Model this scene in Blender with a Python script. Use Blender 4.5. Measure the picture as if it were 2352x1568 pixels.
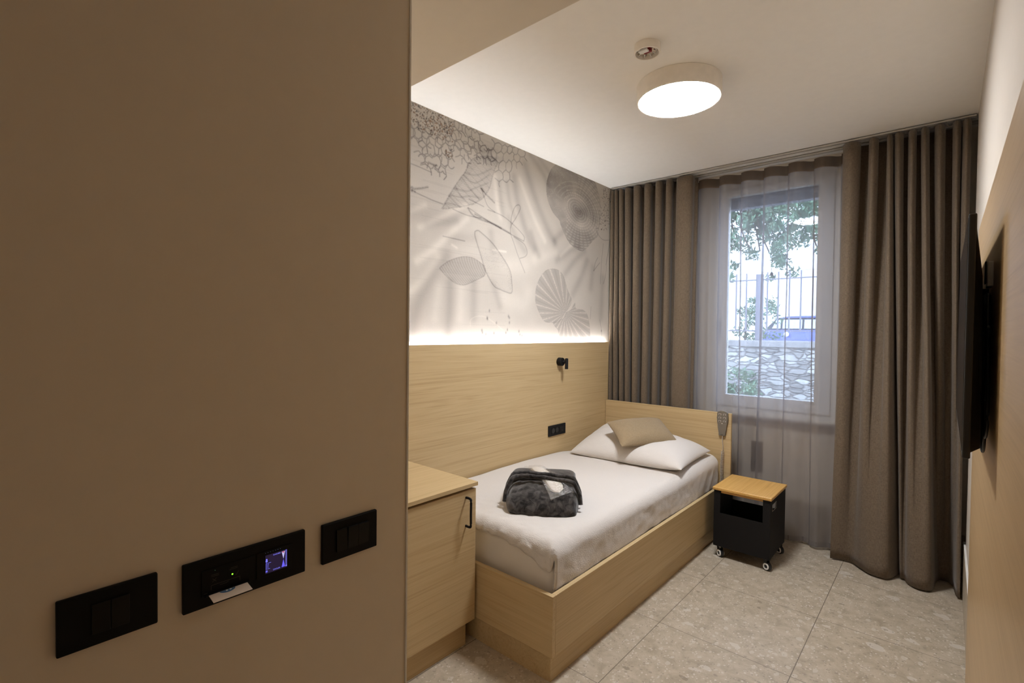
import bpy, bmesh, math, random
import numpy as np
from mathutils import Vector, Matrix, noise

for o in list(bpy.data.objects): bpy.data.objects.remove(o)
S = bpy.context.scene
C = S.collection
random.seed(4)

# ------------------------------------------------ camera, light level, world
def cam_axes(yaw, pitch, roll):
    f = Vector((math.sin(yaw)*math.cos(pitch), math.cos(yaw)*math.cos(pitch), math.sin(pitch)))
    r0 = Vector((math.cos(yaw), -math.sin(yaw), 0)); u0 = r0.cross(f)
    r = r0*math.cos(roll) + u0*math.sin(roll); u = -r0*math.sin(roll) + u0*math.cos(roll)
    return r, u, f
cd = bpy.data.cameras.new('camera'); cam = bpy.data.objects.new('camera', cd); C.objects.link(cam)
r_, u_, f_ = cam_axes(-0.7188674, -0.0202286, 0.0116725)
M = Matrix.Identity(4)
for i in range(3):
    M[i][0] = r_[i]; M[i][1] = u_[i]; M[i][2] = -f_[i]
M[2][3] = 1.487
cam.matrix_world = M
cd.sensor_width = 36; cd.sensor_fit = 'HORIZONTAL'; cd.lens = 36*1141.92/2352; cd.clip_start = 0.01; cd.clip_end = 200
S.camera = cam
S.view_settings.view_transform = 'Standard'; S.view_settings.look = 'None'
S.view_settings.gamma = 1; S.view_settings.use_curve_mapping = False
S.view_settings.exposure = 0.0
LAMP_E = 114.0        # ceiling lamp diffuser
STRIP_E = 225.0       # LED strip over the wooden wall panel
SKY_E = 7.5
WARM = (0.97, 0.99, 1.03)
world = bpy.data.worlds.new('overcast_sky'); S.world = world; world.use_nodes = True
bg = world.node_tree.nodes['Background']
bg.inputs[0].default_value = (0.64, 0.76, 1.0, 1); bg.inputs[1].default_value = SKY_E
pl = bpy.data.lights.new('window_portal', 'AREA'); pl.shape = 'RECTANGLE'; pl.size = .9; pl.size_y = 1.85
pl.cycles.is_portal = True
po = bpy.data.objects.new('window_portal', pl); C.objects.link(po)
po.location = (-1.03, 4.30, 1.77); po.rotation_euler = (math.radians(-90), 0, 0)   # faces into the room
S.cycles.max_bounces = 10; S.cycles.diffuse_bounces = 8; S.cycles.transparent_max_bounces = 16

# ------------------------------------------------ helpers
def L(c):   # sRGB 0-255 -> linear
    return tuple((v/255/12.92 if v/255 <= .04045 else ((v/255+.055)/1.055)**2.4) for v in c) + (1,)

class N:
    def __init__(s, name):
        s.m = bpy.data.materials.new(name); s.m.use_nodes = True; s.t = s.m.node_tree
        s.b = s.t.nodes['Principled BSDF']; s.out = s.t.nodes['Material Output']
    def n(s, kind, **kw):
        x = s.t.nodes.new(kind)
        for k, v in kw.items():
            if k.startswith('i_'):
                key = k[2:]; key = int(key) if key.isdigit() else key.replace('_', ' ')
                x.inputs[key].default_value = v
            else: setattr(x, k, v)
        return x
    def l(s, a, b): s.t.links.new(a, b)
    def ramp(s, src, stops):
        r = s.t.nodes.new('ShaderNodeValToRGB')
        e = r.color_ramp.elements
        while len(e) < len(stops): e.new(.5)
        for k, (p, c) in enumerate(stops):
            e[k].position = p; e[k].color = c if len(c) == 4 else (*c, 1)
        s.l(src, r.inputs[0]); return r.outputs[0]
    def mix(s, fac, a, b, mode='MIX'):
        x = s.t.nodes.new('ShaderNodeMix'); x.data_type = 'RGBA'; x.blend_type = mode
        for i, v in ((0, fac), (6, a), (7, b)):
            if isinstance(v, (int, float)): x.inputs[i].default_value = v
            elif isinstance(v, tuple): x.inputs[i].default_value = v
            else: s.l(v, x.inputs[i])
        return x.outputs[2]
    def math(s, op, a, b=None, clamp=False):
        x = s.t.nodes.new('ShaderNodeMath'); x.operation = op; x.use_clamp = clamp
        for i, v in ((0, a), (1, b)):
            if v is None: continue
            if isinstance(v, (int, float)): x.inputs[i].default_value = v
            else: s.l(v, x.inputs[i])
        return x.outputs[0]
    def coords(s, scale=(1, 1, 1), rot=(0, 0, 0)):
        g = s.n('ShaderNodeNewGeometry'); mp = s.n('ShaderNodeMapping')
        mp.inputs['Scale'].default_value = scale; mp.inputs['Rotation'].default_value = rot
        s.l(g.outputs['Position'], mp.inputs[0]); return mp.outputs[0]
    def noise(s, vec, scale, detail=3, rough=.5, dist=0):
        x = s.n('ShaderNodeTexNoise'); x.inputs['Scale'].default_value = scale; x.inputs['Detail'].default_value = detail
        x.inputs['Roughness'].default_value = rough; x.inputs['Distortion'].default_value = dist
        s.l(vec, x.inputs['Vector']); return x.outputs[0]
    def bump(s, h, strength=.3, dist=.002):
        x = s.n('ShaderNodeBump'); x.inputs['Strength'].default_value = strength; x.inputs['Distance'].default_value = dist
        s.l(h, x.inputs['Height']); s.l(x.outputs[0], s.b.inputs['Normal'])

def plain(name, col, rough=.5, metal=0, spec=.5, bumpy=0, var=.04):
    m = N(name); v = m.coords()
    n = m.noise(v, 25, 3)
    c = L(col)
    m.l(m.ramp(n, [(.3, tuple(x*(1-var) for x in c[:3])), (.7, tuple(min(1, x*(1+var)) for x in c[:3]))]), m.b.inputs['Base Color'])
    m.b.inputs['Roughness'].default_value = rough; m.b.inputs['Metallic'].default_value = metal
    m.b.inputs['Specular IOR Level'].default_value = spec
    if bumpy: m.bump(m.noise(v, 300, 2), bumpy, .001)
    return m.m

def oak(name, axis, base=(190, 165, 123), dark=(172, 146, 104), light=(200, 176, 134), rough=.5, s=1.0):
    m = N(name)
    sc = [1, 1, 1]; sc[axis] = .035
    sc2 = [1, 1, 1]; sc2[axis] = .012
    v = m.coords(tuple(sc))
    big = m.noise(v, 9*s, 3, .5, 1.2)               # broad cathedral figure
    w = m.math('SINE', m.math('MULTIPLY', big, 55))
    w = m.math('MULTIPLY', m.math('ADD', w, 1), .5)
    fine = m.noise(m.coords(tuple(sc2)), 160*s, 4, .65, .2)
    med = m.noise(m.coords(tuple(sc2)), 45*s, 3, .6, .4)
    f = m.math('ADD', m.math('MULTIPLY', w, .10), m.math('ADD', m.math('MULTIPLY', fine, .58), m.math('MULTIPLY', med, .32)))
    m.l(m.ramp(f, [(.28, L(dark)), (.47, L(base)), (.72, L(light))]), m.b.inputs['Base Color'])
    m.b.inputs['Roughness'].default_value = rough; m.b.inputs['Specular IOR Level'].default_value = .35
    m.bump(fine, .12, .0008)
    return m.m

def emis(name, col, e):
    m = N(name); m.b.inputs['Base Color'].default_value = (*col[:3], 1)
    m.b.inputs['Emission Color'].default_value = (*col[:3], 1); m.b.inputs['Emission Strength'].default_value = e
    return m.m

# materials
WALL = plain('wall_paint_warm_white', (226, 216, 200), .85, bumpy=.05, var=.01)
CEIL = plain('ceiling_paint_white', (243, 239, 232), .9, var=.01)
OAKY = oak('oak_grain_along_room', 1); OAKX = oak('oak_grain_across_room', 0)
OAKR = oak('oak_panel_right', 1, (180, 151, 110), (166, 137, 96), (190, 162, 122), .35)
BLACK = plain('black_plastic', (26, 25, 25), .45); BLACKM = plain('black_powder_coat', (17, 15, 15), .75, spec=.3, bumpy=.1)
SWB = plain('black_switch_plastic', (8, 8, 8), .6, spec=.2); SWR = plain('black_switch_rocker', (12, 12, 12), .45, spec=.25)
WHITEP = plain('white_plastic', (232, 230, 225), .4); GREYP = plain('grey_plastic', (128, 122, 112), .45)
ALU = plain('track_aluminium', (200, 196, 190), .35, .3)
SIDEM = plain('lamp_side_white', (236, 228, 216), .5)
def linen(name, col, scale=1, crinkle=.6):
    m = N(name); v = m.coords()
    m.b.inputs['Base Color'].default_value = L(col); m.b.inputs['Roughness'].default_value = .9
    m.b.inputs['Sheen Weight'].default_value = .2
    w = m.noise(m.coords((1, 2.2, 1.6)), 70*scale, 4, .6, .8)
    vo = m.n('ShaderNodeTexVoronoi'); vo.inputs['Scale'].default_value = 230*scale; m.l(v, vo.inputs['Vector'])
    m.bump(m.math('ADD', w, m.math('MULTIPLY', vo.outputs[0], .5)), crinkle, .003)
    return m.m
DUVM = linen('white_crinkled_cotton', (210, 204, 198), 1, .45)
SHEETM = linen('white_fitted_sheet', (232, 227, 220), .5, .15)
def cloth(name, c1, c2, rough=.9, scale=1):
    m = N(name)
    a = m.noise(m.coords((1, 1, .12)), 420*scale, 3, .7); b = m.noise(m.coords((.15, .15, 1)), 500*scale, 3, .7)
    f = m.math('ADD', m.math('MULTIPLY', a, .5), m.math('MULTIPLY', b, .5))
    m.l(m.ramp(f, [(.38, L(c1)), (.62, L(c2))]), m.b.inputs['Base Color'])
    m.b.inputs['Roughness'].default_value = rough; m.b.inputs['Specular IOR Level'].default_value = .15; m.b.inputs['Sheen Weight'].default_value = .15
    m.bump(f, .25, .0006); return m.m
CURT = cloth('taupe_curtain_weave', (91, 78, 64), (121, 106, 89))
CUSH = cloth('brown_cushion_weave', (136, 117, 90), (156, 137, 109))
def velvet():
    m = N('charcoal_fleece'); v = m.coords()
    a = m.noise(v, 28, 4, .6, .6); b = m.noise(v, 600, 2)
    m.l(m.ramp(m.math('ADD', m.math('MULTIPLY', a, .8), m.math('MULTIPLY', b, .2)), [(.4, L((34, 32, 31))), (.62, L((86, 82, 80)))]), m.b.inputs['Base Color'])
    m.b.inputs['Roughness'].default_value = 1; m.b.inputs['Specular IOR Level'].default_value = .1
    m.b.inputs['Sheen Weight'].default_value = .55; m.b.inputs['Sheen Roughness'].default_value = .4
    m.bump(m.math('ADD', b, m.math('MULTIPLY', a, 3)), .5, .004); return m.m
ROBE = velvet()
def sheer(name, fac, tape=False):
    m = N(name); t = m.t
    tr = m.n('ShaderNodeBsdfTransparent'); tr.inputs[0].default_value = (.97, .98, 1, 1)
    di = m.n('ShaderNodeBsdfDiffuse'); tl = m.n('ShaderNodeBsdfTranslucent')
    col = L((130, 112, 94) if tape else (172, 167, 168))
    di.inputs[0].default_value = col; tl.inputs[0].default_value = col
    a = m.n('ShaderNodeMixShader'); a.inputs[0].default_value = .62; m.l(di.outputs[0], a.inputs[1]); m.l(tl.outputs[0], a.inputs[2])
    lw = m.n('ShaderNodeLayerWeight'); lw.inputs[0].default_value = .5
    p = m.math('POWER', lw.outputs['Facing'], 2)
    f = m.math('ADD', m.math('MULTIPLY', p, 1-fac), fac, True)
    b = m.n('ShaderNodeMixShader'); m.l(f, b.inputs[0]); m.l(tr.outputs[0], b.inputs[1]); m.l(a.outputs[0], b.inputs[2])
    m.l(b.outputs[0], m.out.inputs[0]); return m.m
SHEER = sheer('sheer_voile', .50); TAPE = sheer('sheer_header_tape', .86, True)
def glass():
    m = N('window_glass'); tr = m.n('ShaderNodeBsdfTransparent'); tr.inputs[0].default_value = (.95, .98, 1, 1)
    gl = m.n('ShaderNodeBsdfGlossy'); gl.inputs['Roughness'].default_value = .02
    fr = m.n('ShaderNodeFresnel'); fr.inputs[0].default_value = 1.5
    b = m.n('ShaderNodeMixShader'); m.l(m.math('MULTIPLY', fr.outputs[0], .8, True), b.inputs[0]); m.l(tr.outputs[0], b.inputs[1]); m.l(gl.outputs[0], b.inputs[2])
    m.l(b.outputs[0], m.out.inputs[0]); return m.m
GLASS = glass()
def plastic_film():
    m = N('clear_plastic_film'); tr = m.n('ShaderNodeBsdfTransparent')
    gl = m.n('ShaderNodeBsdfGlossy'); gl.inputs['Roughness'].default_value = .12
    no = m.n('ShaderNodeBump'); no.inputs['Strength'].default_value = 1; no.inputs['Distance'].default_value = .01
    m.l(m.noise(m.coords(), 90, 3, .6, 1), no.inputs['Height']); m.l(no.outputs[0], gl.inputs['Normal'])
    b = m.n('ShaderNodeMixShader'); b.inputs[0].default_value = .3; m.l(tr.outputs[0], b.inputs[1]); m.l(gl.outputs[0], b.inputs[2])
    m.l(b.outputs[0], m.out.inputs[0]); return m.m
FILM = plastic_film()
def floor_mat(joints=True):
    m = N('terrazzo_floor_tiles' if joints else 'terrazzo_skirting')
    v = m.coords()
    base = m.ramp(m.noise(v, 14, 5, .7, .5), [(.3, L((160, 147, 127))), (.5, L((179, 166, 146))), (.7, L((194, 181, 162)))])
    col = base
    for sc, stretch, thr, cc, th2, seed in ((9, (1, 1.5, 1), .80, (204, 196, 184), .34, 0), (22, (1.5, 1, 1), .72, (200, 192, 178), .4, 3), (34, (1, 1.6, 1), .86, (150, 138, 122), .36, 7), (60, (1.3, 1, 1), .68, (208, 200, 188), .4, 11), (95, (1, 1, 1), .82, (146, 134, 119), .42, 17), (16, (1, 1.3, 1), .96, (138, 126, 108), .3, 23)):
        mp = m.n('ShaderNodeMapping'); mp.inputs['Scale'].default_value = stretch; mp.inputs['Location'].default_value = (seed, seed*1.7, 0); mp.inputs['Rotation'].default_value = (0, 0, seed*.9+.4)
        nz = m.n('ShaderNodeTexNoise'); nz.inputs['Scale'].default_value = sc*1.6; m.l(v, nz.inputs['Vector'])
        ad = m.n('ShaderNodeVectorMath'); ad.operation = 'MULTIPLY_ADD'
        m.l(nz.outputs[1], ad.inputs[0]); ad.inputs[1].default_value = (.5/sc, .5/sc, .5/sc); m.l(v, ad.inputs[2])
        m.l(ad.outputs[0], mp.inputs[0])
        vo = m.n('ShaderNodeTexVoronoi'); vo.inputs['Scale'].default_value = sc; m.l(mp.outputs[0], vo.inputs['Vector'])
        sp = m.n('ShaderNodeSeparateColor'); m.l(vo.outputs['Color'], sp.inputs[0])
        pick = m.math('GREATER_THAN', sp.outputs[0], thr)
        near = m.math('LESS_THAN', vo.outputs['Distance'], m.math('ADD', m.math('MULTIPLY', sp.outputs[1], th2*.5), th2*.5))
        k = m.math('MULTIPLY', m.math('MULTIPLY', pick, near), .7)
        col = m.mix(k, col, L(cc))
    if joints:
        sx = m.n('ShaderNodeSeparateXYZ'); m.l(v, sx.inputs[0])
        dx = m.math('PINGPONG', m.math('ADD', sx.outputs[0], 1.082), .3)
        dy = m.math('PINGPONG', m.math('ADD', sx.outputs[1], -2.415), .3)
        j = m.math('MAXIMUM', m.math('LESS_THAN', dx, .0017), m.math('MULTIPLY', m.math('LESS_THAN', dy, .0017), .85))
        col = m.mix(j, col, L((112, 101, 88)))
    m.l(col, m.b.inputs['Base Color']); m.b.inputs['Roughness'].default_value = .42; m.b.inputs['Specular IOR Level'].default_value = .4
    return m.m
FLOOR = floor_mat(); SKIRT = floor_mat(False)

def linkobj(name, me, mat, parent=None, smooth=False, loc=None):
    o = bpy.data.objects.new(name, me); C.objects.link(o)
    if mat is not None: me.materials.append(mat)
    if smooth: me.polygons.foreach_set('use_smooth', [True]*len(me.polygons))
    base = Vector(loc) if loc is not None else (parent['_b'].to_tuple() if False else (Vector(BASE[parent.name]) if parent else Vector((0, 0, 0))))
    me.transform(Matrix.Translation(-base))
    if parent: o.parent = parent
    else: o.location = base
    BASE[o.name] = tuple(base)
    return o
BASE = {}
def thing(name, label, cat, loc, group=None):
    o = bpy.data.objects.new(name, None); C.objects.link(o); o.location = loc; o.empty_display_size = .1
    BASE[o.name] = tuple(loc); o['label'] = label; o['category'] = cat
    if group: o['group'] = group
    return o
def tag(o, label, cat, group=None):
    o['label'] = label; o['category'] = cat
    if group: o['group'] = group
    return o
class MB:
    """collects shapes in world coordinates, then links them as one mesh object"""
    def __init__(s): s.bm = bmesh.new()
    def box(s, x0, x1, y0, y1, z0, z1, bev=0, seg=2):
        r = bmesh.ops.create_cube(s.bm, size=1)['verts']
        for v in r: v.co = Vector((x0+(v.co.x+.5)*(x1-x0), y0+(v.co.y+.5)*(y1-y0), z0+(v.co.z+.5)*(z1-z0)))
        if bev:
            es = list({e for v in r for e in v.link_edges})
            bmesh.ops.bevel(s.bm, geom=es, offset=bev, segments=seg, affect='EDGES', profile=.5)
        return s
    def grid(s, P, closeu=False, closev=False):
        n, m = len(P), len(P[0]); vs = [[s.bm.verts.new(p) for p in row] for row in P]
        for i in range(n if closeu else n-1):
            for j in range(m if closev else m-1):
                s.bm.faces.new((vs[i][j], vs[(i+1) % n][j], vs[(i+1) % n][(j+1) % m], vs[i][(j+1) % m]))
        return vs
    def tube(s, pts, r, n=8, cap=True, flat=None):
        pts = [Vector(p) for p in pts]; rings = []
        for i, p in enumerate(pts):
            t = (pts[min(i+1, len(pts)-1)] - pts[max(i-1, 0)]).normalized()
            a = t.cross(Vector((0, 0, 1)));
            if a.length < .05: a = t.cross(Vector((0, 1, 0)))
            a.normalize(); b = t.cross(a)
            rr = r[i] if isinstance(r, (list, tuple)) else r
            rings.append([p + a*math.cos(2*math.pi*k/n)*rr + b*math.sin(2*math.pi*k/n)*rr for k in range(n)])
        vs = s.grid(rings, closev=True)
        if cap: s.bm.faces.new(vs[0][::-1]); s.bm.faces.new(vs[-1])
        return s
    def cyl(s, p, q, r, n=24, r2=None):
        return s.tube([p, q], [r, r if r2 is None else r2], n)
    def lathe(s, c, axis, prof, n=48):
        a = Vector(axis).normalized(); e = a.cross(Vector((1, 0, 0)));
        if e.length < .1: e = a.cross(Vector((0, 1, 0)))
        e.normalize(); g = a.cross(e); c = Vector(c)
        rows = [[c + a*h + (e*math.cos(2*math.pi*k/n) + g*math.sin(2*math.pi*k/n))*max(r, 1e-5) for k in range(n)] for r, h in prof]
        s.grid(rows, closev=True); return s
    def prism(s, poly, d, off=(0, 0, 0)):
        """poly: 3d outline; extruded by vector d"""
        d = Vector(d); n = len(poly)
        a = [s.bm.verts.new(Vector(p)) for p in poly]; b = [s.bm.verts.new(Vector(p)+d) for p in poly]
        s.bm.faces.new(a); s.bm.faces.new(b[::-1])
        for i in range(n): s.bm.faces.new((a[i], b[i], b[(i+1) % n], a[(i+1) % n]))
        return s
    def xf(s, M):
        bmesh.ops.transform(s.bm, matrix=M, verts=s.bm.verts); return s
    def out(s, name, mat, parent=None, smooth=False, loc=None, kind=None, weld=False):
        if weld: bmesh.ops.remove_doubles(s.bm, verts=s.bm.verts, dist=1e-5)
        bmesh.ops.recalc_face_normals(s.bm, faces=s.bm.faces)
        me = bpy.data.meshes.new(name); s.bm.to_mesh(me); s.bm.free()
        o = linkobj(name, me, mat, parent, smooth, loc)
        if smooth == 'auto':
            me.polygons.foreach_set('use_smooth', [True]*len(me.polygons))
            me.set_sharp_from_angle(angle=math.radians(35))
        if kind: o['kind'] = kind
        return o
def struct(name, b, mat, parent=None, smooth=False, loc=None):
    o = b.out(name, mat, parent, smooth, loc)
    if parent is None: o['kind'] = 'structure'
    return o
def catmull(P, k=6):
    P = [Vector(p) for p in P]; o = []
    for i in range(len(P)-1):
        a, b, c, d = P[max(i-1, 0)], P[i], P[i+1], P[min(i+2, len(P)-1)]
        for j in range(k):
            t = j/k
            o.append(.5*((2*b) + (c-a)*t + (2*a-5*b+4*c-d)*t*t + (3*b-a-3*c+d)*t**3))
    o.append(P[-1]); return o
def nz(x, y, z=0): return noise.noise(Vector((x, y, z)))
def smooth01(t): t = max(0, min(1, t)); return t*t*(3-2*t)

# ------------------------------------------------ room shell
HC = 2.75
struct('floor', MB().box(-2.40, .40, -1.25, 4.35, -.06, 0), FLOOR)
struct('ceiling', MB().box(-2.40, .40, 1.16, 4.35, HC, HC+.1), CEIL)
b = MB().box(-2.40, .40, -1.25, 1.16, 2.40, HC+.1); struct('trim_1', b, WALL)          # lower ceiling over the entry
struct('wall_entry', MB().box(-2.40, -.95, -1.10, .715, 0, 2.40, .002), WALL)
struct('trim_2', MB().box(-.9505, -.9465, .7125, .7165, 0, 2.40), WHITEP)              # corner bead of the entry wall
struct('wall_behind', MB().box(-2.40, .40, -1.25, -1.10, 0, 2.40), WALL)
struct('wall_right', MB().box(.106, .40, -1.10, 3.86, 0, HC).box(.22, .40, 3.86, 4.10, 0, HC), plain('wall_paint_lamp_dimmed', (208, 199, 187), .85, bumpy=.05, var=.01))  # wall paint darkened in its colour to offset strong lamp light on this wall
wl = struct('wall_left', MB().box(-2.40, -2.2502, .715, 4.10, 0, HC), WALL)
# window wall with its opening
WX0, WX1, WZ0, WZ1, WY = -1.50, -.57, .86, 2.68, 4.10
struct('wall_back', MB().box(-2.40, WX0, WY, 4.35, 0, HC).box(WX1, .40, WY, 4.35, 0, HC).box(WX0, WX1, WY, 4.35, 0, WZ0).box(WX0, WX1, WY, 4.35, WZ1, HC), WALL)
struct('baseboard_back', MB().box(-2.24, .218, 4.035, 4.099, 0, .29, .002), SKIRT)
struct('baseboard_right', MB().box(.097, .1055, 2.80, 3.86, 0, .30), SKIRT)
struct('trim_3', MB().box(.0965, .1055, 2.80, 3.86, .3005, .308), WHITEP)
# wallpaper motif outlines, metres on the wall (y, z)
MU_DARK=[([(2.571, 2.54), (2.616, 2.379), (2.729, 2.156), (2.798, 2.08)], 0.055, 0.3), ([(2.686, 2.651), (2.802, 2.453), (2.948, 2.262), (3.05, 2.159)], 0.06, 0.3), ([(2.751, 2.738), (2.916, 2.623), (3.044, 2.428)], 0.05, 0.28), ([(2.842, 2.749), (2.989, 2.655)], 0.04, 0.22), ([(2.421, 2.471), (2.443, 2.344), (2.464, 2.262)], 0.04, 0.22), ([(2.5, 2.489), (2.532, 2.362), (2.586, 2.271)], 0.035, 0.2), ([(1.722, 2.143), (1.917, 2.157), (2.117, 2.187)], 0.08, 0.15), ([(1.715, 1.473), (1.769, 1.643), (1.868, 1.815), (1.974, 1.932)], 0.07, 0.28), ([(1.987, 1.474), (2.001, 1.654), (2.0, 1.774)], 0.06, 0.28), ([(2.199, 1.57), (2.2, 1.79)], 0.06, 0.28), ([(2.374, 1.804), (2.444, 1.657)], 0.05, 0.22), ([(2.35, 2.127), (2.371, 2.013)], 0.05, 0.2), ([(2.524, 2.255), (2.577, 2.163), (2.697, 2.055)], 0.045, 0.2), ([(2.762, 2.191), (2.857, 2.04)], 0.045, 0.24), ([(3.05, 2.184), (3.178, 2.28), (3.314, 2.349)], 0.05, 0.24), ([(3.079, 2.036), (3.25, 2.127), (3.404, 2.187)], 0.05, 0.24), ([(3.186, 1.94), (3.321, 2.056), (3.464, 2.154)], 0.05, 0.24), ([(3.3, 1.792), (3.411, 1.929), (3.497, 2.076)], 0.06, 0.24), ([(3.564, 1.859), (3.59, 2.028)], 0.06, 0.2), ([(3.73, 1.613), (3.753, 1.959)], 0.06, 0.22), ([(1.821, 2.096), (2.051, 2.147)], 0.05, 0.2), ([(1.996, 2.042), (2.205, 2.073)], 0.06, 0.18)]
MU_LIGHT=[([(1.771, 2.068), (1.956, 2.169), (2.133, 2.269)], 0.035, 0.35), ([(2.382, 2.495), (2.414, 2.306), (2.444, 2.245)], 0.04, 0.3), ([(2.634, 2.541), (2.793, 2.308), (2.926, 2.156)], 0.035, 0.25), ([(1.708, 2.146), (1.806, 2.199)], 0.03, 0.3), ([(1.752, 1.877), (1.882, 1.967), (2.036, 2.102), (2.134, 2.18)], 0.045, 0.4), ([(1.672, 1.676), (1.796, 1.774), (1.905, 1.912)], 0.05, 0.35), ([(2.493, 1.713), (2.682, 1.689), (2.748, 1.756)], 0.12, 0.25), ([(2.084, 1.567), (2.089, 1.751)], 0.06, 0.25), ([(1.886, 1.561), (1.914, 1.738)], 0.06, 0.25), ([(3.13, 2.073), (3.29, 2.187)], 0.03, 0.3), ([(2.37, 2.019), (2.498, 2.023)], 0.012, 0.4), ([(2.013, 2.003), (2.053, 1.99)], 0.012, 0.3), ([(2.489, 1.928), (2.699, 1.95)], 0.1, 0.2), ([(2.811, 2.005), (3.052, 2.086)], 0.07, 0.2)]
MU_TURRET=[(1.932, 2.203), (1.955, 2.24), (2.017, 2.336), (2.081, 2.422), (2.114, 2.461), (2.147, 2.524), (2.198, 2.572), (2.287, 2.605), (2.361, 2.619), (2.404, 2.591), (2.381, 2.546), (2.354, 2.475), (2.336, 2.419), (2.282, 2.344), (2.219, 2.299), (2.159, 2.268), (1.978, 2.212)]
MU_WHORL=[[(2.114, 2.458), (2.217, 2.468), (2.343, 2.537)], [(2.089, 2.421), (2.149, 2.377), (2.237, 2.322)], [(2.037, 2.358), (2.082, 2.308), (2.15, 2.27)], [(1.985, 2.29), (2.026, 2.266), (2.075, 2.24)], [(2.105, 2.441), (2.2, 2.414), (2.325, 2.494)], [(2.033, 2.345), (2.132, 2.349), (2.201, 2.383), (2.317, 2.441)], [(1.993, 2.295), (2.082, 2.302), (2.158, 2.324), (2.255, 2.332)], [(1.955, 2.24), (2.018, 2.246), (2.083, 2.241)]]
MU_AMMON=[(3.05, 2.752), (3.167, 2.767), (3.29, 2.763), (3.433, 2.759), (3.585, 2.754), (3.651, 2.681), (3.693, 2.597), (3.707, 2.506), (3.683, 2.383), (3.654, 2.294), (3.584, 2.253), (3.464, 2.158), (3.376, 2.147), (3.249, 2.181), (3.165, 2.254), (3.118, 2.316), (3.104, 2.341), (3.02, 2.386), (2.956, 2.463), (2.936, 2.554), (2.953, 2.631), (2.994, 2.701)]
MU_AMC=[(3.354, 2.457)]
MU_CONE=[(2.204, 2.111), (2.226, 2.123), (2.258, 2.116), (2.37, 2.059), (2.489, 1.961), (2.546, 1.893), (2.563, 1.82), (2.562, 1.751), (2.492, 1.755), (2.452, 1.764), (2.384, 1.785), (2.307, 1.87), (2.26, 1.967), (2.209, 2.074)]
MU_OVAL=[(1.917, 1.852), (1.936, 1.869), (1.99, 1.904), (2.071, 1.935), (2.137, 1.947), (2.207, 1.942), (2.279, 1.912), (2.3, 1.882), (2.294, 1.843), (2.209, 1.804), (2.123, 1.77), (2.064, 1.77), (2.015, 1.787), (1.96, 1.818)]
MU_FAN=[(3.194, 1.637), (3.116, 1.565), (3.001, 1.557), (2.927, 1.568), (2.865, 1.633), (2.827, 1.696), (2.822, 1.747), (2.832, 1.813), (2.872, 1.881), (2.931, 1.934), (2.98, 1.954), (3.055, 1.965), (3.12, 1.953), (3.174, 1.916), (3.209, 1.849), (3.244, 1.796), (3.287, 1.74), (3.247, 1.678)]
MU_FANB=[(3.207, 1.642), (3.275, 1.664), (3.33, 1.722), (3.342, 1.679), (3.403, 1.673), (3.462, 1.667), (3.516, 1.632), (3.549, 1.558), (3.562, 1.458), (3.53, 1.416), (3.338, 1.418), (3.199, 1.419), (3.131, 1.45), (3.104, 1.504), (3.058, 1.534), (3.051, 1.564), (3.168, 1.59)]
MU_FC=[(3.2, 1.637)]
MU_THICK=[[(2.263, 2.393), (2.29, 2.371), (2.337, 2.349), (2.38, 2.328)], [(2.142, 2.247), (2.194, 2.207), (2.293, 2.193), (2.387, 2.186), (2.536, 2.154)], [(2.203, 2.221), (2.339, 2.194), (2.445, 2.173)], [(1.7, 2.271), (1.717, 2.28), (1.714, 2.258)], [(1.728, 2.272), (1.776, 2.287), (1.826, 2.305)], [(1.707, 2.262), (1.735, 2.259)], [(1.831, 2.446), (1.858, 2.442), (1.892, 2.444)], [(2.252, 2.394), (2.279, 2.378)]]
MU_THIN=[[(2.258, 2.392), (2.281, 2.35), (2.319, 2.294), (2.386, 2.268)], [(2.15, 2.304), (2.282, 2.283)], [(2.146, 2.25), (2.256, 2.218), (2.387, 2.183), (2.536, 2.15), (2.685, 2.121)], [(2.685, 2.125), (2.684, 2.156), (2.598, 2.205), (2.464, 2.256), (2.319, 2.271)], [(2.546, 2.196), (2.55, 2.264), (2.585, 2.339), (2.627, 2.362), (2.64, 2.336), (2.596, 2.266), (2.546, 2.203), (2.546, 2.149), (2.579, 2.092), (2.622, 2.016), (2.7, 1.902)], [(1.735, 2.257), (1.842, 2.24), (1.939, 2.231)], [(2.018, 2.217), (2.134, 2.202), (2.256, 2.205)], [(1.706, 2.407), (1.768, 2.403), (1.847, 2.395)], [(1.942, 2.044), (2.119, 2.04)], [(3.636, 2.363), (3.661, 2.321), (3.743, 2.286), (3.844, 2.296)], [(3.668, 2.372), (3.636, 2.363)], [(3.606, 2.005), (3.628, 2.075), (3.667, 2.123)], [(3.606, 2.005), (3.661, 2.053), (3.7, 2.083)], [(3.763, 1.908), (3.802, 1.998), (3.815, 2.121), (3.861, 2.302)], [(3.875, 2.409), (3.87, 2.303), (3.8, 2.076)], [(3.714, 1.904), (3.725, 2.085), (3.753, 2.252)], [(3.563, 1.6), (3.571, 1.701)], [(3.714, 1.596), (3.741, 1.51), (3.751, 1.458)], [(2.578, 2.135), (2.685, 2.103), (2.722, 2.051), (2.704, 2.017), (2.644, 1.996)], [(2.173, 1.519), (2.177, 1.557), (2.23, 1.58), (2.302, 1.579), (2.378, 1.549), (2.476, 1.497)]]
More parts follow.
